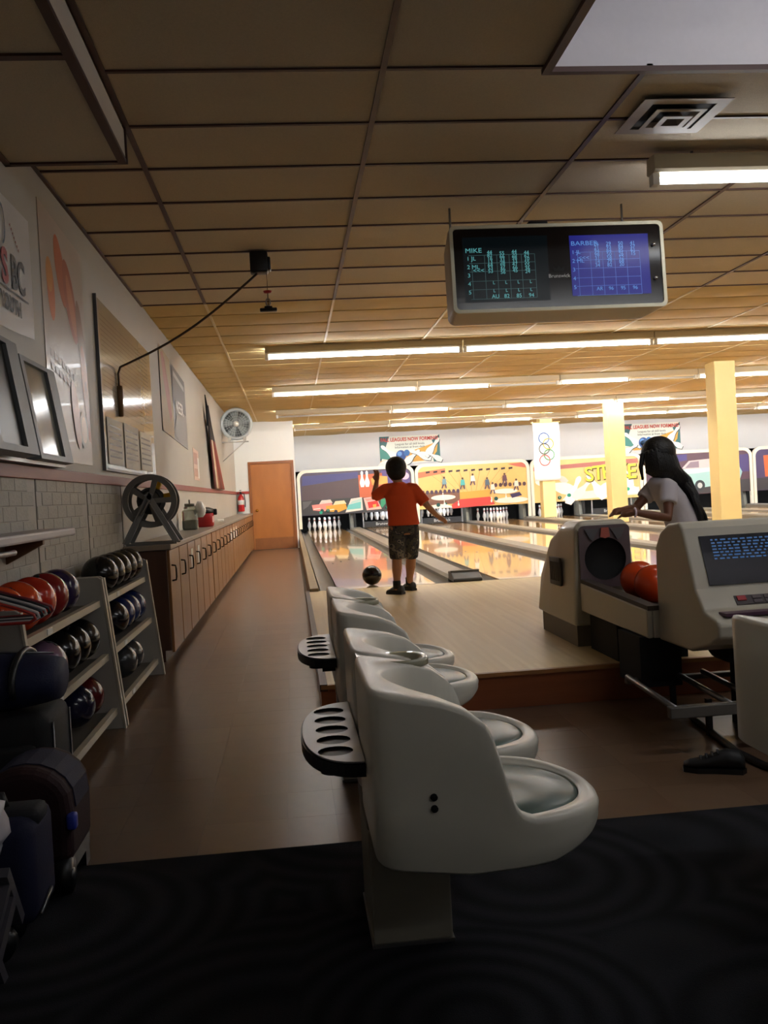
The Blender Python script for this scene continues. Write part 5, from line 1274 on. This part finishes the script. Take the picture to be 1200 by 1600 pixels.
for k in range(4): q.tube([(-0.01 + 0.022*k, -0.025, 0.078 - 0.008*k), (-0.005 + 0.022*k, 0, 0.088 - 0.009*k), (-0.01 + 0.022*k, 0.025, 0.078 - 0.008*k)], 0.004, 5)
q.build('laces', mat('lace_grey', '#3a3a3c', 0.7), so_)
# bowling ball rolling on the first lane
ball(0.835, 10.36, LZ + 0.108, '#101012', 'black bowling ball rolling on the first lane before the boy')

# ================================================================ overhead score monitor
MX0, MX1, MY = 1.10, 2.515, 6.0
mo = thing('score_monitor', 'overhead twin score monitor in a cream case hung from the ceiling', 'monitor', (0, 0, 0))
Wm = MX1 - MX0; Hm = 0.565; z0m = 2.312
tilt = Matrix.Translation((MX0, MY, z0m)) @ Matrix.Rotation(-0.05, 4, 'X')
def mr(x_, y_, z_): return tuple(tilt @ Vector((x_, y_, z_)))
# tapered case: front ring, back ring
q = MB()
fr_ = [(u, v) for u, v in rrect(0, 0, Wm, Hm, 0.035, 4)]; bk_ = [(u, v) for u, v in rrect(0.02, 0.0, Wm - 0.02, Hm - 0.03, 0.05, 4)]
q.loft([[mr(u, 0.0, v) for u, v in fr_], [mr(u, 0.06, v) for u, v in fr_], [mr(u, 0.34, v) for u, v in bk_]], smooth=False, caps=True)
case = q.build('case', mat('case_cream', '#b3a58c', 0.5, noise=0.05), mo); 
bz = MB(); inn = rrect(0.022, 0.022, Wm - 0.022, Hm - 0.022, 0.025, 4)
vs2 = [mr(u, -0.012, v) for u, v in fr_] + [mr(u, -0.012, v) for u, v in inn] + [mr(u, 0.004, v) for u, v in fr_] + [mr(u, 0.004, v) for u, v in inn]; n = len(fr_)
bz.add(vs2, [(k, (k+1) % n, n + (k+1) % n, n + k) for k in range(n)] + [(k, 2*n + k, 2*n + (k+1) % n, (k+1) % n) for k in range(n)] + [(n + k, n + (k+1) % n, 3*n + (k+1) % n, 3*n + k) for k in range(n)])
bz.build('bezel', mat('bezel_cream', '#d8d2b8', 0.45), mo)
q = MB(); q.add([mr(u, -0.002, v) for u, v in inn], [tuple(range(len(inn)))]); q.build('smoked_glass', mat('smoked', '#1c1614', 0.16, spec=0.22), mo)
Mf = tilt @ frame_m((0, -0.003, 0), (1, 0, 0), (0, 0, 1))
us = Wm / 965.0
def UV(x_, y_): return ((x_ - 120)*us, (535 - y_)*us*Hm/(415*us))
def rect(x0, y0, x1, y1): return [UV(x0, y1), UV(x1, y1), UV(x1, y0), UV(x0, y0)]
s1 = art('screen', mo, Mf, 1, 1, [('#0c0e10', rect(175, 175, 555, 485))], 0.001, 0); s1.data.materials[0] = mat('crt_dark', '#0c0e10', 0.25, spec=0.15, emit='#0a1418', estr=0.1)
s2 = art('screen', mo, Mf, 1, 1, [('#1c2070', rect(655, 180, 1015, 470))], 0.001, 0); s2.data.materials[0] = mat('crt_blue', '#181a58', 0.25, spec=0.2, emit='#2a2a96', estr=0.13)
lines = []
for xx in (212, 270, 325, 380, 435, 495): lines.append(('#3c', rect(xx - 1, 262, xx + 1, 470)))
for yy in (262, 300, 340, 385, 425, 470): lines.append(('#3c', rect(200, yy - 1, 495, yy + 1)))
a1 = art('score_grid', mo, Mf, 1, 1, [('#2a4a4c', p) for _, p in lines], 0.002, 0.0); a1.data.materials[0] = mat('crt_line', '#2a4a4c', 0.4, emit='#4a8c90', estr=0.05)
a3 = art('score_grid', mo, Mf, 1, 1, [('#3a60b0', [(u + UV(655, 0)[0] - UV(185, 0)[0] + 0.01, v) for u, v in p]) for _, p in lines], 0.002, 0.0); a3.data.materials[0] = mat('crt_line_blue', '#3a60b0', 0.4, emit='#4a80d0', estr=0.07)
M_ct = mat('crt_text', '#4a8c90', 0.4, emit='#6cc8cc', estr=0.14)
M_cb = mat('crt_text_blue', '#3a70b0', 0.4, emit='#5c9ce0', estr=0.16)
def mtext(s_, x_, y_, size, m_, sx=1.0, al='LEFT'):
    u, v = UV(x_, y_); return text('score_text', s_, size, m_, mo, Mf @ Matrix.Translation((u, v, 0.004)), 0.0005, al, sx)
mtext('MIKE', 185, 240, 0.042, M_ct, 1.2); mtext('BARBER', 660, 220, 0.040, M_cb, 1.3)
for k, s_ in enumerate(('1 JL', '2 ML', '3', '4', '5')): mtext(s_, 190, 278 + 40*k, 0.036, M_ct, 1.1); mtext(s_, 662, 262 + 42*k, 0.036, M_cb, 1.1)
mtext('<<<', 215, 335, 0.036, M_ct, 1.2); mtext('<<<', 690, 290, 0.036, M_cb, 1.2)
random.seed(4)
for c in range(4):
    for r_ in range(7):
        mtext('%d%d' % (random.randint(1, 9), random.randint(0, 9)), 282 + 55*c, 250 + 15*r_ + 6*(c % 2), 0.034, M_ct, 1.0)
        if c < 3 or r_ < 4: mtext('%d%d' % (random.randint(1, 9), random.randint(0, 9)), 765 + 55*c, 225 + 17*r_, 0.034, M_cb, 1.0)
    for r_ in range(2): mtext('L', 300 + 55*c, 395 + 38*r_, 0.03, M_ct, 1.0)
    mtext(('AU', '82', '85', '94')[c], 292 + 55*c, 460, 0.036, M_ct, 1.0); mtext(('AR', '96', '95', '96')[c], 765 + 55*c, 440, 0.034, M_cb, 1.0)
mtext('Brunswick', 600, 372, 0.034, mat('logo_white', '#c8c4c0', 0.4), 1.0, 'CENTER')
q = MB(); u, v = UV(600, 338); q.add([tuple(Mf @ Vector(p)) for p in ((u - 0.03, v - 0.015, 0.003), (u + 0.03, v - 0.015, 0.003), (u + 0.04, v + 0.015, 0.003), (u + 0.015, v, 0.003), (u, v + 0.02, 0.003), (u - 0.015, v, 0.003), (u - 0.04, v + 0.015, 0.003))], [(0, 1, 2, 3, 4, 5, 6)]); q.build('crown_mark', M_blackm, mo)
for yy in (235, 398):
    u, v = UV(1037, yy); q = MB(); q.cyl(Mf @ Vector((u, v, 0.0)), Mf @ Vector((u, v, 0.02)), 0.012, seg=12); q.build('knob', M_chrome, mo)
for x_ in (0.06, Wm - 0.17):
    q = MB(); q.cyl((MX0 + x_, MY + 0.29, z0m + Hm - 0.03), (MX0 + x_, MY + 0.29, CEIL - 0.004), 0.008, seg=8); q.build('hanger_rod', M_metal, mo)
q = MB(); q.box(MX0 + Wm - 0.62, MX0 + Wm - 0.1, MY + 0.16, MY + 0.2, z0m + Hm - 0.01, z0m + Hm + 0.015); q.build('top_rail', M_black, mo)
q = MB(); q.rbox(MX0 + 0.55, MX0 + 0.68, MY + 0.12, MY + 0.2, z0m + Hm - 0.02, z0m + Hm + 0.05, 0.01, 2); q.build('clamp', M_black, mo)
# ================================================================ people
def remesh(mb, name, m, parent, voxel=0.009, smooth=6):
    o = mb.build(name, m, parent)
    r = o.modifiers.new('r', 'REMESH'); r.mode = 'VOXEL'; r.voxel_size = voxel; r.use_smooth_shade = True
    s_ = o.modifiers.new('s', 'SMOOTH'); s_.iterations = smooth; s_.factor = 0.5
    apply_mods(o); o.data.materials.clear(); o.data.materials.append(m)
    for p in o.data.polygons: p.use_smooth = True
    return o
def ering(c, rx, ry, n=20, rot=0.0, tiltx=0.0):
    c = Vector(c); out = []
    for k in range(n):
        a = 2*PI*k/n; p = Vector((rx*math.cos(a), ry*math.sin(a), 0)); p.rotate(Euler((tiltx, 0, rot))); out.append(c + p)
    return out
def hand(mb, wrist, direction, palm_n, length, curl=0.35, spread=0.25, thumb_side=1):
    """palm, four unequal bent fingers and a thumb leaving the side of the palm"""
    d_ = Vector(direction).normalized(); n_ = Vector(palm_n); n_ = (n_ - d_*n_.dot(d_)).normalized(); s_ = d_.cross(n_)*thumb_side
    w_ = Vector(wrist); pl = length*0.52
    mb.tube([w_ - d_*0.01, w_ + d_*pl*0.5, w_ + d_*pl], [length*0.14, length*0.20, length*0.19], 10, round_caps=True)
    for k, (off, ln) in enumerate(((0.19, 0.40), (0.065, 0.46), (-0.065, 0.42), (-0.18, 0.33))):
        b_ = w_ + d_*pl*0.92 + s_*length*off
        d1 = (d_ + s_*off*spread - n_*curl*0.5).normalized(); d2 = (d_ + s_*off*spread - n_*curl*1.4).normalized(); L1 = length*ln
        mb.tube([b_ - d_*0.015, b_ + d1*L1*0.45, b_ + d1*L1*0.45 + d2*L1*0.55], [length*0.058, length*0.055, length*0.046], 8, round_caps=True)
    tb = w_ + d_*pl*0.25 + s_*length*0.15
    t1 = (s_*0.8 + d_*0.7).normalized(); t2 = (s_*0.3 + d_*1.0 - n_*0.3).normalized()
    mb.tube([tb - t1*0.01, tb + t1*length*0.20, tb + t1*length*0.20 + t2*length*0.18], [length*0.075, length*0.065, length*0.05], 8, round_caps=True)
def head(mb, c, r, face, up_=(0, 0, 1)):
    """skull with jaw, nose, ears, brow; face = facing direction"""
    f = Vector(face).normalized(); u = Vector(up_); u = (u - f*u.dot(f)).normalized(); s_ = f.cross(u); c = Vector(c)
    T_ = Matrix((s_, f, u)).transposed().to_4x4(); T_.translation = c
    mb.sphere((0, -0.008, 0.015), (r*0.88, r*1.02, r*1.08), T=T_)
    mb.sphere((0, r*0.22, -r*0.50), (r*0.66, r*0.68, r*0.62), T=T_)
    mb.sphere((0, r*0.95, -r*0.22), (r*0.13, r*0.22, r*0.17), nu=10, nv=8, T=T_)
    mb.sphere((0, r*0.80, -r*0.62), (r*0.28, r*0.12, r*0.07), nu=10, nv=8, T=T_)
    for k in (-1, 1):
        mb.sphere((k*r*0.90, -0.01, -r*0.12), (r*0.10, r*0.19, r*0.27), nu=10, nv=8, T=T_)
    return T_
def eyes(T_, r, parent):
    for k in (-1, 1):
        q = MB(); q.sphere((k*r*0.36, r*0.86, r*0.06), (r*0.14, r*0.09, r*0.09), nu=12, nv=8, T=T_); e_ = q.build('eye', mat('eye_white', '#e8e4de', 0.3), parent)
        q = MB(); q.sphere((k*r*0.36, r*0.93, r*0.06), (r*0.065, r*0.04, r*0.065), nu=10, nv=8, T=T_); q.build('iris', mat('iris', '#2a1810', 0.3), e_)
def shoe(parent, c, yaw, m_up, m_sole, L_=0.21, name='shoe'):
    T_ = Matrix.Translation(c) @ Matrix.Rotation(yaw, 4, 'Z')
    q = MB(); rings = []
    for y_, w_, z1 in ((-0.42, 0.13, 0.30), (-0.36, 0.17, 0.42), (-0.15, 0.18, 0.44), (0.05, 0.18, 0.36), (0.30, 0.21, 0.26), (0.46, 0.19, 0.21), (0.55, 0.10, 0.16)):
        rings.append([(w_*L_*math.cos(2*PI*k/14), y_*L_, (0.07 + (z1 - 0.07)/2)*L_ + (z1 - 0.07)/2*L_*math.sin(2*PI*k/14)) for k in range(14)])
    q.loft(rings, T=T_); o = q.build(name, m_up, parent)
    q = MB(); q.prism([(x_*L_, y_*L_) for x_, y_ in ((-0.15, -0.43), (0.15, -0.43), (0.19, -0.1), (0.23, 0.3), (0.18, 0.5), (0, 0.58), (-0.18, 0.5), (-0.23, 0.3), (-0.19, -0.1))], 2, 0.0, 0.11*L_, T=T_); q.build('sole', m_sole, o)
    q = MB()
    for k in range(4): q.tube([(-0.09*L_, (0.02 + 0.09*k)*L_, (0.37 - 0.04*k)*L_), (0, (0.03 + 0.09*k)*L_, (0.41 - 0.045*k)*L_), (0.09*L_, (0.02 + 0.09*k)*L_, (0.37 - 0.04*k)*L_)], 0.004, 5, T=T_)
    q.build('laces', mat('shoe_lace', '#55555a', 0.8), o)

# ---- boy who has just let go of the ball
bo = thing('person', 'person in orange T-shirt and camouflage shorts following through at the foul line', 'person', (1.06, 9.26, LZ))
SK = mat('skin_tan', '#b07a58', 0.55, noise=0.06, nscale=8)
hipL, hipR = Vector((-0.045, 0.0, 0.64)), Vector((0.10, 0.02, 0.64))
knL, anL = Vector((-0.055, 0.03, 0.335)), Vector((-0.075, -0.02, 0.085))
knR, anR = Vector((0.10, 0.15, 0.34)), Vector((0.085, 0.27, 0.085))
shL, shR = Vector((-0.13, 0.03, 1.035)), Vector((0.145, 0.03, 1.03))
elL, wrL = Vector((-0.245, 0.10, 0.965)), Vector((-0.20, 0.18, 1.12))
elR, wrR = Vector((0.275, -0.02, 0.845)), Vector((0.375, 0.06, 0.745))
hc_ = Vector((-0.015, 0.06, 1.215))
b_ = MB()
b_.loft([ering((0.028, 0.01, z), rx, ry) for z, rx, ry in ((0.58, 0.085, 0.07), (0.66, 0.112, 0.085), (0.74, 0.118, 0.09))] + [ering((0.018, 0.015, 0.86), 0.128, 0.095), ering((0.008, 0.02, 0.96), 0.135, 0.095), ering((0.004, 0.03, 1.03), 0.125, 0.08), ering((0.0, 0.035, 1.075), 0.06, 0.06)])
b_.tube([(0.0, 0.035, 1.05), (-0.01, 0.045, 1.15)], [0.05, 0.047], 12)
Th = head(b_, hc_, 0.098, (0, 1, -0.08))
for a_, k_, f_, side in ((hipL, knL, anL, 0), (hipR, knR, anR, 1)):
    b_.tube([a_, a_.lerp(k_, 0.5), k_, k_.lerp(f_, 0.35), k_.lerp(f_, 0.75), f_ - Vector((0, 0, 0.02))], [0.078, 0.068, 0.05, 0.052, 0.036, 0.032], 12, round_caps=True)
for a_, e_, w_ in ((shL, elL, wrL), (shR, elR, wrR)):
    b_.tube([a_, a_.lerp(e_, 0.5), e_, e_.lerp(w_, 0.4), w_], [0.045, 0.04, 0.032, 0.031, 0.023], 10, round_caps=True)
hand(b_, wrL, (0.10, 0.15, 1.0), (0.6, 0.7, 0.0), 0.135, 0.4, 0.5, 1)
hand(b_, wrR, (0.85, 0.25, -0.55), (0.2, 0.3, 0.9), 0.135, 0.25, 0.5, -1)
remesh(b_, 'body', SK, bo, 0.0065, 4)
eyes(Th, 0.098, bo)
# hair
q = MB(); q.sphere((0, -0.022, 0.034), (0.106, 0.112, 0.108), T=Th); q.sphere((0, -0.05, -0.03), (0.092, 0.07, 0.07), T=Th); q.sphere((0, 0.045, 0.075), (0.082, 0.06, 0.055), T=Th)
remesh(q, 'hair', mat('hair_black', '#14100f', 0.6, noise=0.3, nscale=60, bump=0.4, bscale=120), bo, 0.010, 2)
# T-shirt
q = MB()
q.loft([ering((0.028, 0.008, 0.675), 0.158, 0.128), ering((0.025, 0.01, 0.76), 0.150, 0.118), ering((0.016, 0.015, 0.87), 0.146, 0.112), ering((0.008, 0.02, 0.97), 0.150, 0.110), ering((0.004, 0.03, 1.04), 0.140, 0.092), ering((0.0, 0.035, 1.085), 0.075, 0.072), ering((-0.004, 0.04, 1.10), 0.062, 0.062)])
q.tube([shL + Vector((0.05, 0, 0)), shL, shL.lerp(elL, 0.55), shL.lerp(elL, 0.95)], [0.065, 0.062, 0.060, 0.058], 12)
q.tube([shR + Vector((-0.05, 0, 0)), shR, shR.lerp(elR, 0.5), shR.lerp(elR, 0.80)], [0.065, 0.062, 0.060, 0.060], 12)
remesh(q, 'shirt', mat('shirt_orange', '#e0511c', 0.8, noise=0.06, nscale=10), bo, 0.010, 4)
# camouflage shorts
def camo():
    m = bpy.data.materials.new('camouflage'); m.use_nodes = True; nt = m.node_tree; b2 = nt.nodes['Principled BSDF']
    tc = nt.nodes.new('ShaderNodeTexCoord'); n_ = nt.nodes.new('ShaderNodeTexNoise'); n_.inputs['Scale'].default_value = 13; n_.inputs['Detail'].default_value = 2
    cr = nt.nodes.new('ShaderNodeValToRGB'); cr.color_ramp.interpolation = 'CONSTANT'
    el = cr.color_ramp.elements; el[0].color = lin('#23222a'); el[1].position = 0.43; el[1].color = lin('#4c483f')
    for p_, c in ((0.52, '#34323a'), (0.58, '#7a7468'), (0.66, '#2a2a2e')):
        e_ = el.new(p_); e_.color = lin(c)
    nt.links.new(tc.outputs['Object'], n_.inputs['Vector']); nt.links.new(n_.outputs['Fac'], cr.inputs[0]); nt.links.new(cr.outputs[0], b2.inputs['Base Color']); b2.inputs['Roughness'].default_value = 0.85
    return m
q = MB()
q.loft([ering((0.028, 0.02, 0.60), 0.135, 0.115), ering((0.028, 0.012, 0.66), 0.148, 0.118), ering((0.027, 0.01, 0.70), 0.138, 0.108)])
q.tube([hipL + Vector((0.01, 0.01, 0.0)), hipL.lerp(knL, 0.5), knL + Vector((0.005, 0, 0.015))], [0.092, 0.085, 0.078], 14)
q.tube([hipR + Vector((-0.01, 0.01, 0.0)), hipR.lerp(knR, 0.5), knR + Vector((-0.005, 0, 0.015))], [0.092, 0.085, 0.078], 14)
remesh(q, 'shorts', camo(), bo, 0.010, 3)
for f_ in (anL, anR):
    q = MB(); q.tube([f_ + Vector((0, 0, -0.03)), f_ + Vector((0, 0.002, 0.05))], [0.038, 0.040], 12); q.build('sock', M_blackm, bo)
shoe(bo, (anL.x - 0.005, anL.y + 0.03, 0.0), 0.75, mat('shoe_grey', '#3c3a3a', 0.6), mat('shoe_sole', '#2a2828', 0.6))
shoe(bo, (anR.x - 0.005, anR.y + 0.03, 0.0), 0.55, mat('shoe_grey', '#3c3a3a', 0.6), mat('shoe_sole', '#2a2828', 0.6))

# ---- girl leaning on the ball return hood
gi = thing('person', 'person with long dark braids and white T-shirt leaning on the ball return', 'person', (2.60, 6.20, LZ))
SD = mat('skin_brown', '#6b4230', 0.5, noise=0.06, nscale=8)
hipc = Vector((0.03, 0.0, 0.64))
ch = Vector((-0.095, -0.02, 0.93)); nk = Vector((-0.125, 0.0, 1.00)); hd = Vector((-0.125, 0.02, 1.135))
sF, sN = Vector((-0.105, 0.125, 0.94)), Vector((-0.105, -0.13, 0.94))
eF, wF = Vector((-0.26, 0.10, 0.80)), Vector((-0.42, -0.10, 0.80))
eN, wN = Vector((-0.16, -0.22, 0.735)), Vector((-0.39, -0.25, 0.785))
b_ = MB()
b_.loft([ering(hipc + Vector((0.01, 0, -0.08)), 0.09, 0.115), ering(hipc + Vector((0.02, 0, 0.02)), 0.095, 0.13), ering((-0.01, -0.005, 0.76), 0.085, 0.112), ering((-0.065, -0.01, 0.88), 0.085, 0.12), ering((-0.105, -0.005, 0.96), 0.07, 0.11), ering((-0.12, 0, 1.0), 0.05, 0.055)])
b_.tube([nk - Vector((-0.01, 0, 0.03)), hd + Vector((0.0, 0, -0.05))], [0.045, 0.042], 12)
Tg = head(b_, hd, 0.096, (-0.55, 0.83, -0.12))
for s_ in (-1, 1):
    hp = hipc + Vector((0.01, s_*0.065, -0.02)); kn_ = Vector((-0.01, s_*0.075, 0.34)); an_ = Vector((0.05, s_*0.075, 0.07))
    b_.tube([hp, hp.lerp(kn_, 0.5), kn_, kn_.lerp(an_, 0.35), an_], [0.082, 0.07, 0.05, 0.05, 0.032], 12, round_caps=True)
for a_, e_, w_ in ((sF, eF, wF), (sN, eN, wN)):
    b_.tube([a_, a_.lerp(e_, 0.5), e_, e_.lerp(w_, 0.4), w_], [0.042, 0.037, 0.031, 0.030, 0.022], 10, round_caps=True)
hand(b_, wF, (-0.85, -0.45, -0.12), (0.0, 0.2, 1.0), 0.13, 0.45, 0.3, 1)
hand(b_, wN, (-0.95, 0.25, -0.10), (0.0, 0.2, 1.0), 0.13, 0.45, 0.3, -1)
remesh(b_, 'body', SD, gi, 0.0065, 4)
eyes(Tg, 0.096, gi)
HB = mat('hair_braids', '#0d0b0c', 0.5, noise=0.3, nscale=50, bump=0.5, bscale=90)
q = MB(); q.sphere((0, -0.026, 0.035), (0.112, 0.118, 0.112), T=Tg); q.sphere((0, -0.07, -0.06), (0.10, 0.07, 0.11), T=Tg)
remesh(q, 'hair', HB, gi, 0.010, 2)
random.seed(9)
for k in range(34):
    a = -1.75 + 3.5*k/33
    st = Tg @ Vector((0.105*math.sin(a), -0.085*math.cos(a) - 0.025, 0.02 + 0.03*random.random()))
    st2 = Tg @ Vector((0.118*math.sin(a), -0.115*math.cos(a) - 0.02, -0.09))
    e0 = Vector((0.055 + 0.03*random.random(), 0.135*math.sin(-a)*0.9 - 0.02, 0.86 + 0.03*random.random()))
    ex = Vector((0.135 + random.uniform(-0.035, 0.03), 0.11*math.sin(-a) - 0.03, 0.60 + random.uniform(-0.06, 0.09)))
    q = MB(); q.tube([st, st2, st2.lerp(e0, 0.5) + Vector((0.02, 0, 0.01)), e0, e0.lerp(ex, 0.55) + Vector((0.012, 0, 0)), ex], [0.018, 0.017, 0.015, 0.014, 0.012, 0.007], 7, round_caps=True); q.build('braid', HB, gi)
for s_ in (-1, 1):
    q = MB(); q.tube([Tg @ Vector((s_*0.10, 0.03, 0.03)), Tg @ Vector((s_*0.115, 0.05, -0.05)), Tg @ Vector((s_*0.10, 0.06, -0.13))], [0.018, 0.015, 0.008], 7, round_caps=True); q.build('braid', HB, gi)
q = MB(); q.sphere((-0.0, 0.075, 0.118), (0.034, 0.022, 0.022), nu=12, nv=8, T=Tg); q.build('hair_clip', mat('clip_blue', '#6f94c8', 0.4), gi)
q = MB()
q.loft([ering((0.05, 0, 0.555), 0.122, 0.152), ering((0.045, 0, 0.64), 0.118, 0.148), ering((0.005, -0.004, 0.76), 0.108, 0.135), ering((-0.06, -0.008, 0.88), 0.104, 0.140), ering((-0.105, -0.004, 0.965), 0.085, 0.125), ering((-0.12, 0, 1.005), 0.056, 0.062)])
q.tube([sF + Vector((0, -0.05, 0)), sF, sF.lerp(eF, 0.55)], [0.062, 0.060, 0.058], 12); q.tube([sN + Vector((0, 0.05, 0)), sN, sN.lerp(eN, 0.55)], [0.062, 0.060, 0.058], 12)
remesh(q, 'shirt', mat('shirt_white', '#c4bec6', 0.85, noise=0.05, nscale=10), gi, 0.010, 4)
q = MB(); q.loft([ering(hipc + Vector((0.015, 0, -0.08)), 0.105, 0.13), ering(hipc + Vector((0.02, 0, 0.02)), 0.11, 0.14)])
for s_ in (-1, 1):
    hp = hipc + Vector((0.01, s_*0.065, -0.02)); kn_ = Vector((-0.01, s_*0.075, 0.34)); an_ = Vector((0.05, s_*0.075, 0.10))
    q.tube([hp, hp.lerp(kn_, 0.5), kn_, kn_.lerp(an_, 0.5), an_], [0.09, 0.078, 0.06, 0.055, 0.048], 12)
remesh(q, 'trousers', mat('denim', '#23283a', 0.85, noise=0.15, nscale=30), gi, 0.010, 3)
q = MB(); q.tube([wN + Vector((0.012*math.cos(t_)*0.3, 0.027*math.cos(t_), 0.027*math.sin(t_))) for t_ in [k*PI/8 for k in range(16)]], 0.007, 6, closed=True); q.build('bracelet', mat('bracelet', '#e0d0e4', 0.3), gi)
for s_ in (-1, 1): shoe(gi, (0.03, s_*0.075, 0.0), PI/2, mat('shoe_grey', '#3c3a3a', 0.6), mat('shoe_sole', '#2a2828', 0.6))
